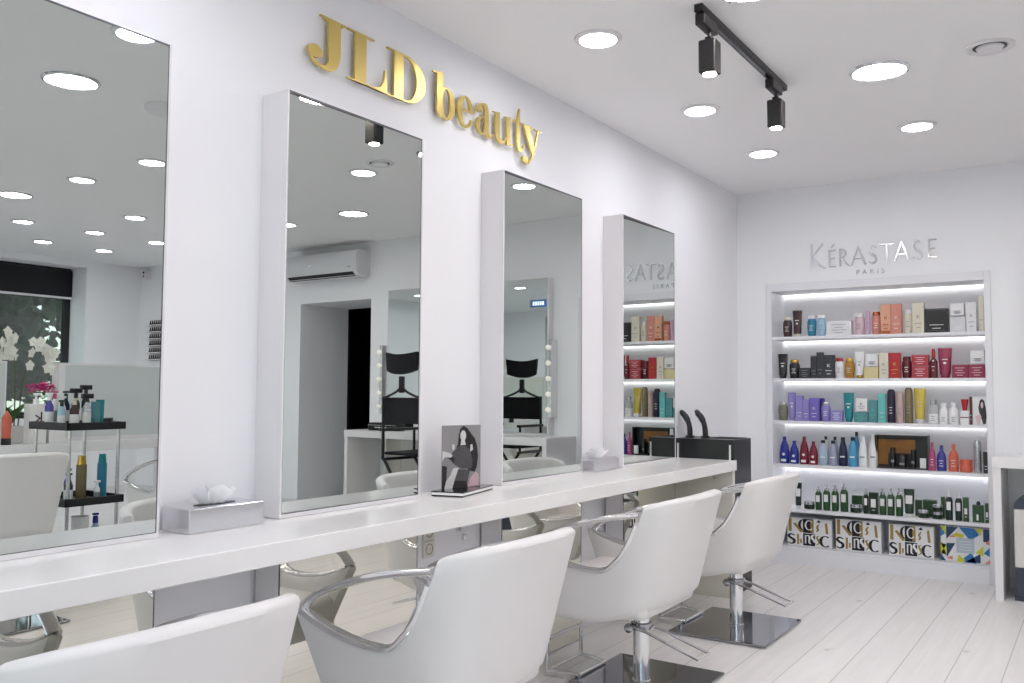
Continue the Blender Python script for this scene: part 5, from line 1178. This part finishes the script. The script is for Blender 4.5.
def flower(bm, c, s, rnd):
    nrm = Vector((-1, rnd.uniform(-.5, .5), rnd.uniform(-.3, .3))).normalized(); u = nrm.cross(Vector((0, 0, 1))).normalized(); v = u.cross(nrm)
    for p in range(5):
        a = 2 * PI * p / 5 + .3; d = u * math.cos(a) + v * math.sin(a); e = nrm.cross(d); w_ = s * (.55 if p % 2 else .4)
        q = [c, c + d * s * .5 + e * w_ + nrm * s * .1, c + d * s + nrm * s * .02, c + d * s * .5 - e * w_ + nrm * s * .1]
        vs = [bm.verts.new(x) for x in q]; bm.faces.new(vs)
    ball(bm, c + nrm * s * .1, s * .16, 8)
bmf = new()
for (dy, lean, hh) in ((-.03, -.32, .72), (.03, -.1, .74), (.06, .2, .66)):
    pts = [(0, dy, .13), (-.01, dy + lean * .1, .13 + hh * .5), (-.02, dy + lean * .5, .13 + hh * .93), (-.03, dy + lean, .13 + hh * .86), (-.03, dy + lean * 1.2, .13 + hh * .66)]
    bm = new(); tube(bm, pts, .005, 8, 5); obj('flower_stem', bm, M['stem'], t, True)
    S_ = smooth_pts(pts, 6)
    for i in range(9, len(S_), 2):
        for q in range(2): flower(bmf, S_[i] + Vector((rnd.uniform(-.03, .0), rnd.uniform(-.04, .04), rnd.uniform(-.04, .03))), rnd.uniform(.04, .052), rnd)
obj('blossoms', bmf, M['petal'], t, False)
t = thing('potted_kalanchoe', 'pink flowering plant on the island desk left of the wide low mirror', 'plant', (4.9, -2.86, .833))
bm = new(); lathe(bm, [(0, 0), (.055, 0), (.07, .12), (.066, .125), (0, .11)], n=24); obj('pot', bm, M['pot'], t, True)
bm = new()
for _ in range(90):
    a = rnd.uniform(0, 2 * PI); r_2 = rnd.uniform(.02, .11); c = Vector((math.cos(a) * r_2, math.sin(a) * r_2, .14 + rnd.uniform(0, .24))); s = rnd.uniform(.025, .045); u = Vector((math.cos(a), math.sin(a), rnd.uniform(-.2, .6))).normalized(); w_ = Vector((-math.sin(a), math.cos(a), 0))
    vs = [bm.verts.new(c), bm.verts.new(c + u * s + w_ * s * .5), bm.verts.new(c + u * s * 2), bm.verts.new(c + u * s - w_ * s * .5)]; bm.faces.new(vs)
obj('leaves', bm, M['leaf'], t)
bm = new()
for _ in range(120):
    a = rnd.uniform(0, 2 * PI); r_2 = rnd.uniform(0, .12); c = Vector((math.cos(a) * r_2, math.sin(a) * r_2, .41 + rnd.uniform(0, .06) - r_2 * .25)); ball(bm, c, rnd.uniform(.009, .015), 6, (1, 1, .6))
obj('blossoms', bm, M['pink_petal'], t, True)

# ------------------------------------------------------------------ trolley with bottles, reflected in the nearest mirror
TX, TY, TZ = 3.07, -3.625, 1.052
t = thing('salon_trolley', 'tall trolley with three black trays and chrome legs, reflected in the nearest mirror', 'trolley', (TX, TY, 0), 0)
ROT = 0
hx, hy = .213, .183
for z in (TZ, .613, .26):
    bm = new(); box(bm, -hx, hx, -hy, hy, z - .045, z - .035, .004); box(bm, -hx, hx, -hy, -hy + .012, z - .045, z, .003); box(bm, -hx, hx, hy - .012, hy, z - .045, z, .003); box(bm, -hx, -hx + .012, -hy, hy, z - .045, z, .003); box(bm, hx - .012, hx, -hy, hy, z - .045, z, .003); obj('tray', bm, M['black_plastic'], t)
for sx in (-1, 1):
    for sy in (-1, 1):
        bm = new(); cyl(bm, (sx * (hx - .03), sy * (hy - .03), .05), .0105, TZ - .09, 14); obj('leg', bm, M['chrome'], t, True)
        bm = new(); cyl(bm, (sx * (hx - .03), sy * (hy - .03) - .01, .026), .025, .02, 16, 'y'); obj('castor', bm, M['black_plastic'], t, True)
TM = Matrix.Translation((TX, TY, 0)) @ Matrix.Rotation(ROT, 4, 'Z')
def tb(u, v, z, r, h, kind, c1, c2, label):
    p = TM @ Vector((u, v, z)); nm = 'spray_can' if kind == 'can' else ('squeeze_tube' if kind == 'tube' else ('product_jar' if kind == 'jar' else 'product_bottle'))
    q = thing(nm, label, {'can': 'spray can', 'tube': 'tube', 'jar': 'jar'}.get(kind, 'bottle'), p, ROT + PI, 'products on the trolley')
    if kind == 'can':
        bm = new(); lathe(bm, [(0, 0), (r, 0), (r, h * .8), (0, h * .8)], n=18); obj('body', bm, pm(c1), q, True)
        bm = new(); lathe(bm, [(0, h * .8), (r * .85, h * .8), (r * .7, h), (0, h)], n=18); obj('cap', bm, pm(c2), q, True)
    elif kind == 'tube':
        bm = new(); b = bmesh.new(); n = 14; rings = []
        for j in range(5):
            k = j / 4; zz = h * .14 + h * .86 * k; hw = r * (.8 + .2 * k); hd = r * .7 * (1 - k) + .002
            rings.append([b.verts.new((hd * math.cos(2 * PI * i / n), hw * math.sin(2 * PI * i / n), zz)) for i in range(n)])
        for A, B in zip(rings, rings[1:]):
            for i in range(n): b.faces.new((A[i], A[(i + 1) % n], B[(i + 1) % n], B[i]))
        b.faces.new(rings[0][::-1]); b.faces.new(rings[-1]); merge(bm, b); obj('body', bm, pm(c1), q, True)
        bm = new(); cyl(bm, (0, 0, 0), r * .7, h * .14, 16); obj('cap', bm, pm(c2), q, True)
    elif kind == 'jar':
        bm = new(); cyl(bm, (0, 0, 0), r, h * .6, 20); obj('body', bm, pm(c1), q, True)
        bm = new(); cyl(bm, (0, 0, h * .6), r * .98, h * .4, 20); obj('lid', bm, pm(c2), q, True)
    else:
        bm = new(); lathe(bm, [(0, 0), (r, 0), (r, h * .6), (r * .45, h * .74), (r * .45, h * .78), (0, h * .78)], n=18); obj('body', bm, pm(c1), q, True)
        bm = new(); lathe(bm, [(0, h * .77), (r * .5, h * .77), (r * .45, h * .92), (0, h * .92)], n=14)
        if kind == 'sprayer': rbox(bm, (0, 0, h * .95), (.03, .07, .03), .005)
        else: rbox(bm, (0, 0, h * .96), (.02, .035, .012), .002)
        obj('sprayer' if kind == 'sprayer' else 'pump', bm, pm(c2), q, True)
        bm = new(); lathe(bm, [(r * 1.02, h * .15), (r * 1.02, h * .45), (r, h * .45)], n=18); obj('label_patch', bm, pm('white' if c1 != 'white' else 'grey'), q, True)
z = TZ - .0345
S1 = 1.164
def tl(b, a, z, r, h, *rest): tb(b * S1, a * S1, z, r * 1.1, h * 1.1, *rest)
for a in [(.06, -.12, z, .022, .19, 'bottle', 'deep_violet', 'white', 'violet bottle with white pump at the left of the trolley top'), (.12, -.06, z, .02, .2, 'bottle', 'white', 'pink', 'white bottle with pink cap at the trolley back left'),
          (-.03, -.105, z, .02, .15, 'bottle', 'pale_blue', 'dark_green', 'pale blue bottle with dark cap in front on the trolley'), (.06, -.05, z, .017, .17, 'bottle', 'white', 'white', 'slim white bottle behind the pale blue one on the trolley'),
          (.12, .0, z, .021, .2, 'bottle', 'navy', 'black', 'navy bottle in the middle back of the trolley top'), (-.06, -.055, z, .024, .16, 'bottle', 'brown', 'cream', 'brown bottle with cream pump in the middle of the trolley top'),
          (.06, .02, z, .022, .21, 'sprayer', 'black', 'black', 'black sprayer bottle at the back of the trolley top'), (-.08, -.0, z, .022, .18, 'sprayer', 'silver', 'black', 'silver bottle with black sprayer on the trolley top'),
          (.07, .08, z, .022, .23, 'sprayer', 'black', 'black', 'tallest black sprayer bottle on the trolley top'), (-.06, .06, z, .028, .14, 'tube', 'teal_grey', 'white', 'dull blue tube on a white cap on the trolley top'),
          (.0, .12, z, .027, .15, 'tube', 'teal', 'white', 'bright teal tube at the right of the trolley top'), (-.13, .085, z, .024, .05, 'jar', 'black', 'black', 'low black jar at the right front of the trolley top'), (-.07, .13, z, .022, .05, 'jar', 'brown', 'black', 'small dark jar at the right end of the trolley top')]: tl(*a)
z = .613 - .0345
for a in [(-.03, -.06, z, .02, .18, 'bottle', 'deep_violet', 'black', 'violet bottle on the middle trolley tray'), (-.09, -.09, z, .022, .16, 'bottle', 'dark_purple', 'black', 'dark purple bottle on the middle trolley tray'), (.06, -.1, z, .02, .17, 'bottle', 'brown', 'black', 'brown bottle at the back of the middle trolley tray'),
          (-.04, .005, z, .027, .245, 'can', 'bronze', 'gold', 'bronze spray can with gold cap on the middle trolley tray'), (.05, .06, z, .02, .24, 'can', 'lavender', 'white', 'slim lavender can on the middle trolley tray'), (-.07, .1, z, .025, .25, 'can', 'teal_blue', 'teal', 'tall teal-blue spray can on the middle trolley tray'), (-.11, .05, z, .016, .11, 'bottle', 'white', 'white', 'small white bottle on the middle trolley tray')]: tl(*a)
z = .26 - .0345
for a in [(-.05, .0, z, .045, .24, 'jar', 'pale_blue', 'white', 'pale blue tub on the lowest trolley tray'), (-.04, .09, z, .03, .25, 'bottle', 'pale_blue', 'blue', 'pale blue bottle on the lowest trolley tray')]: tl(*a)

# small surface parts belong to the part that carries them
def base(n): return n.rsplit('.', 1)[0] if n.rsplit('.', 1)[-1].isdigit() else n
SUB = {'print', 'label_patch', 'black_print', 'gold_print', 'white_print', 'border_line', 'zip', 'blue_spot', 'letter_print', 'picture_panel', 'switch', 'lettering', 'badge', 'contact_hole', 'bottom_rail', 'hook'}
CARRY = ['body', 'carton', 'card', 'case_body', 'pack_body', 'container', 'tray', 'handle', 'sign_panel', 'housing', 'cover_plate', 'blind_fabric', 'middle_band', 'wall_plate', 'end_panel']
for o in list(bpy.data.objects):
    if o.parent and o.parent.type == 'EMPTY' and 'label' in o.parent and (base(o.name) in SUB or base(o.name).startswith('picture_')):
        sib = [c for c in o.parent.children if base(c.name) in CARRY and c is not o]
        if sib:
            sib.sort(key=lambda c: CARRY.index(base(c.name))); o.parent = (sib[0] if base(o.name) != 'print' or base(sib[0].name) != 'middle_band' else sib[0])

# ------------------------------------------------------------------ daylight
w = bpy.data.worlds.new('sky'); bpy.context.scene.world = w; w.use_nodes = True
nt = w.node_tree; bg = nt.nodes['Background']
sky = nt.nodes.new('ShaderNodeTexSky'); sky.sky_type = 'NISHITA'; sky.sun_disc = False; sky.sun_elevation = math.radians(40); sky.sun_rotation = math.radians(200)
mxs = nt.nodes.new('ShaderNodeMix'); mxs.data_type = 'RGBA'; mxs.inputs[0].default_value = .7; mxs.inputs[7].default_value = (1.9, 1.85, 1.8, 1)
nt.links.new(sky.outputs[0], mxs.inputs[6]); nt.links.new(mxs.outputs[2], bg.inputs[0]); bg.inputs[1].default_value = .6
s = bpy.context.scene
s.view_settings.view_transform = 'Standard'; s.view_settings.look = 'None'; s.view_settings.gamma = 1; s.view_settings.use_curve_mapping = False
s.view_settings.exposure = .64
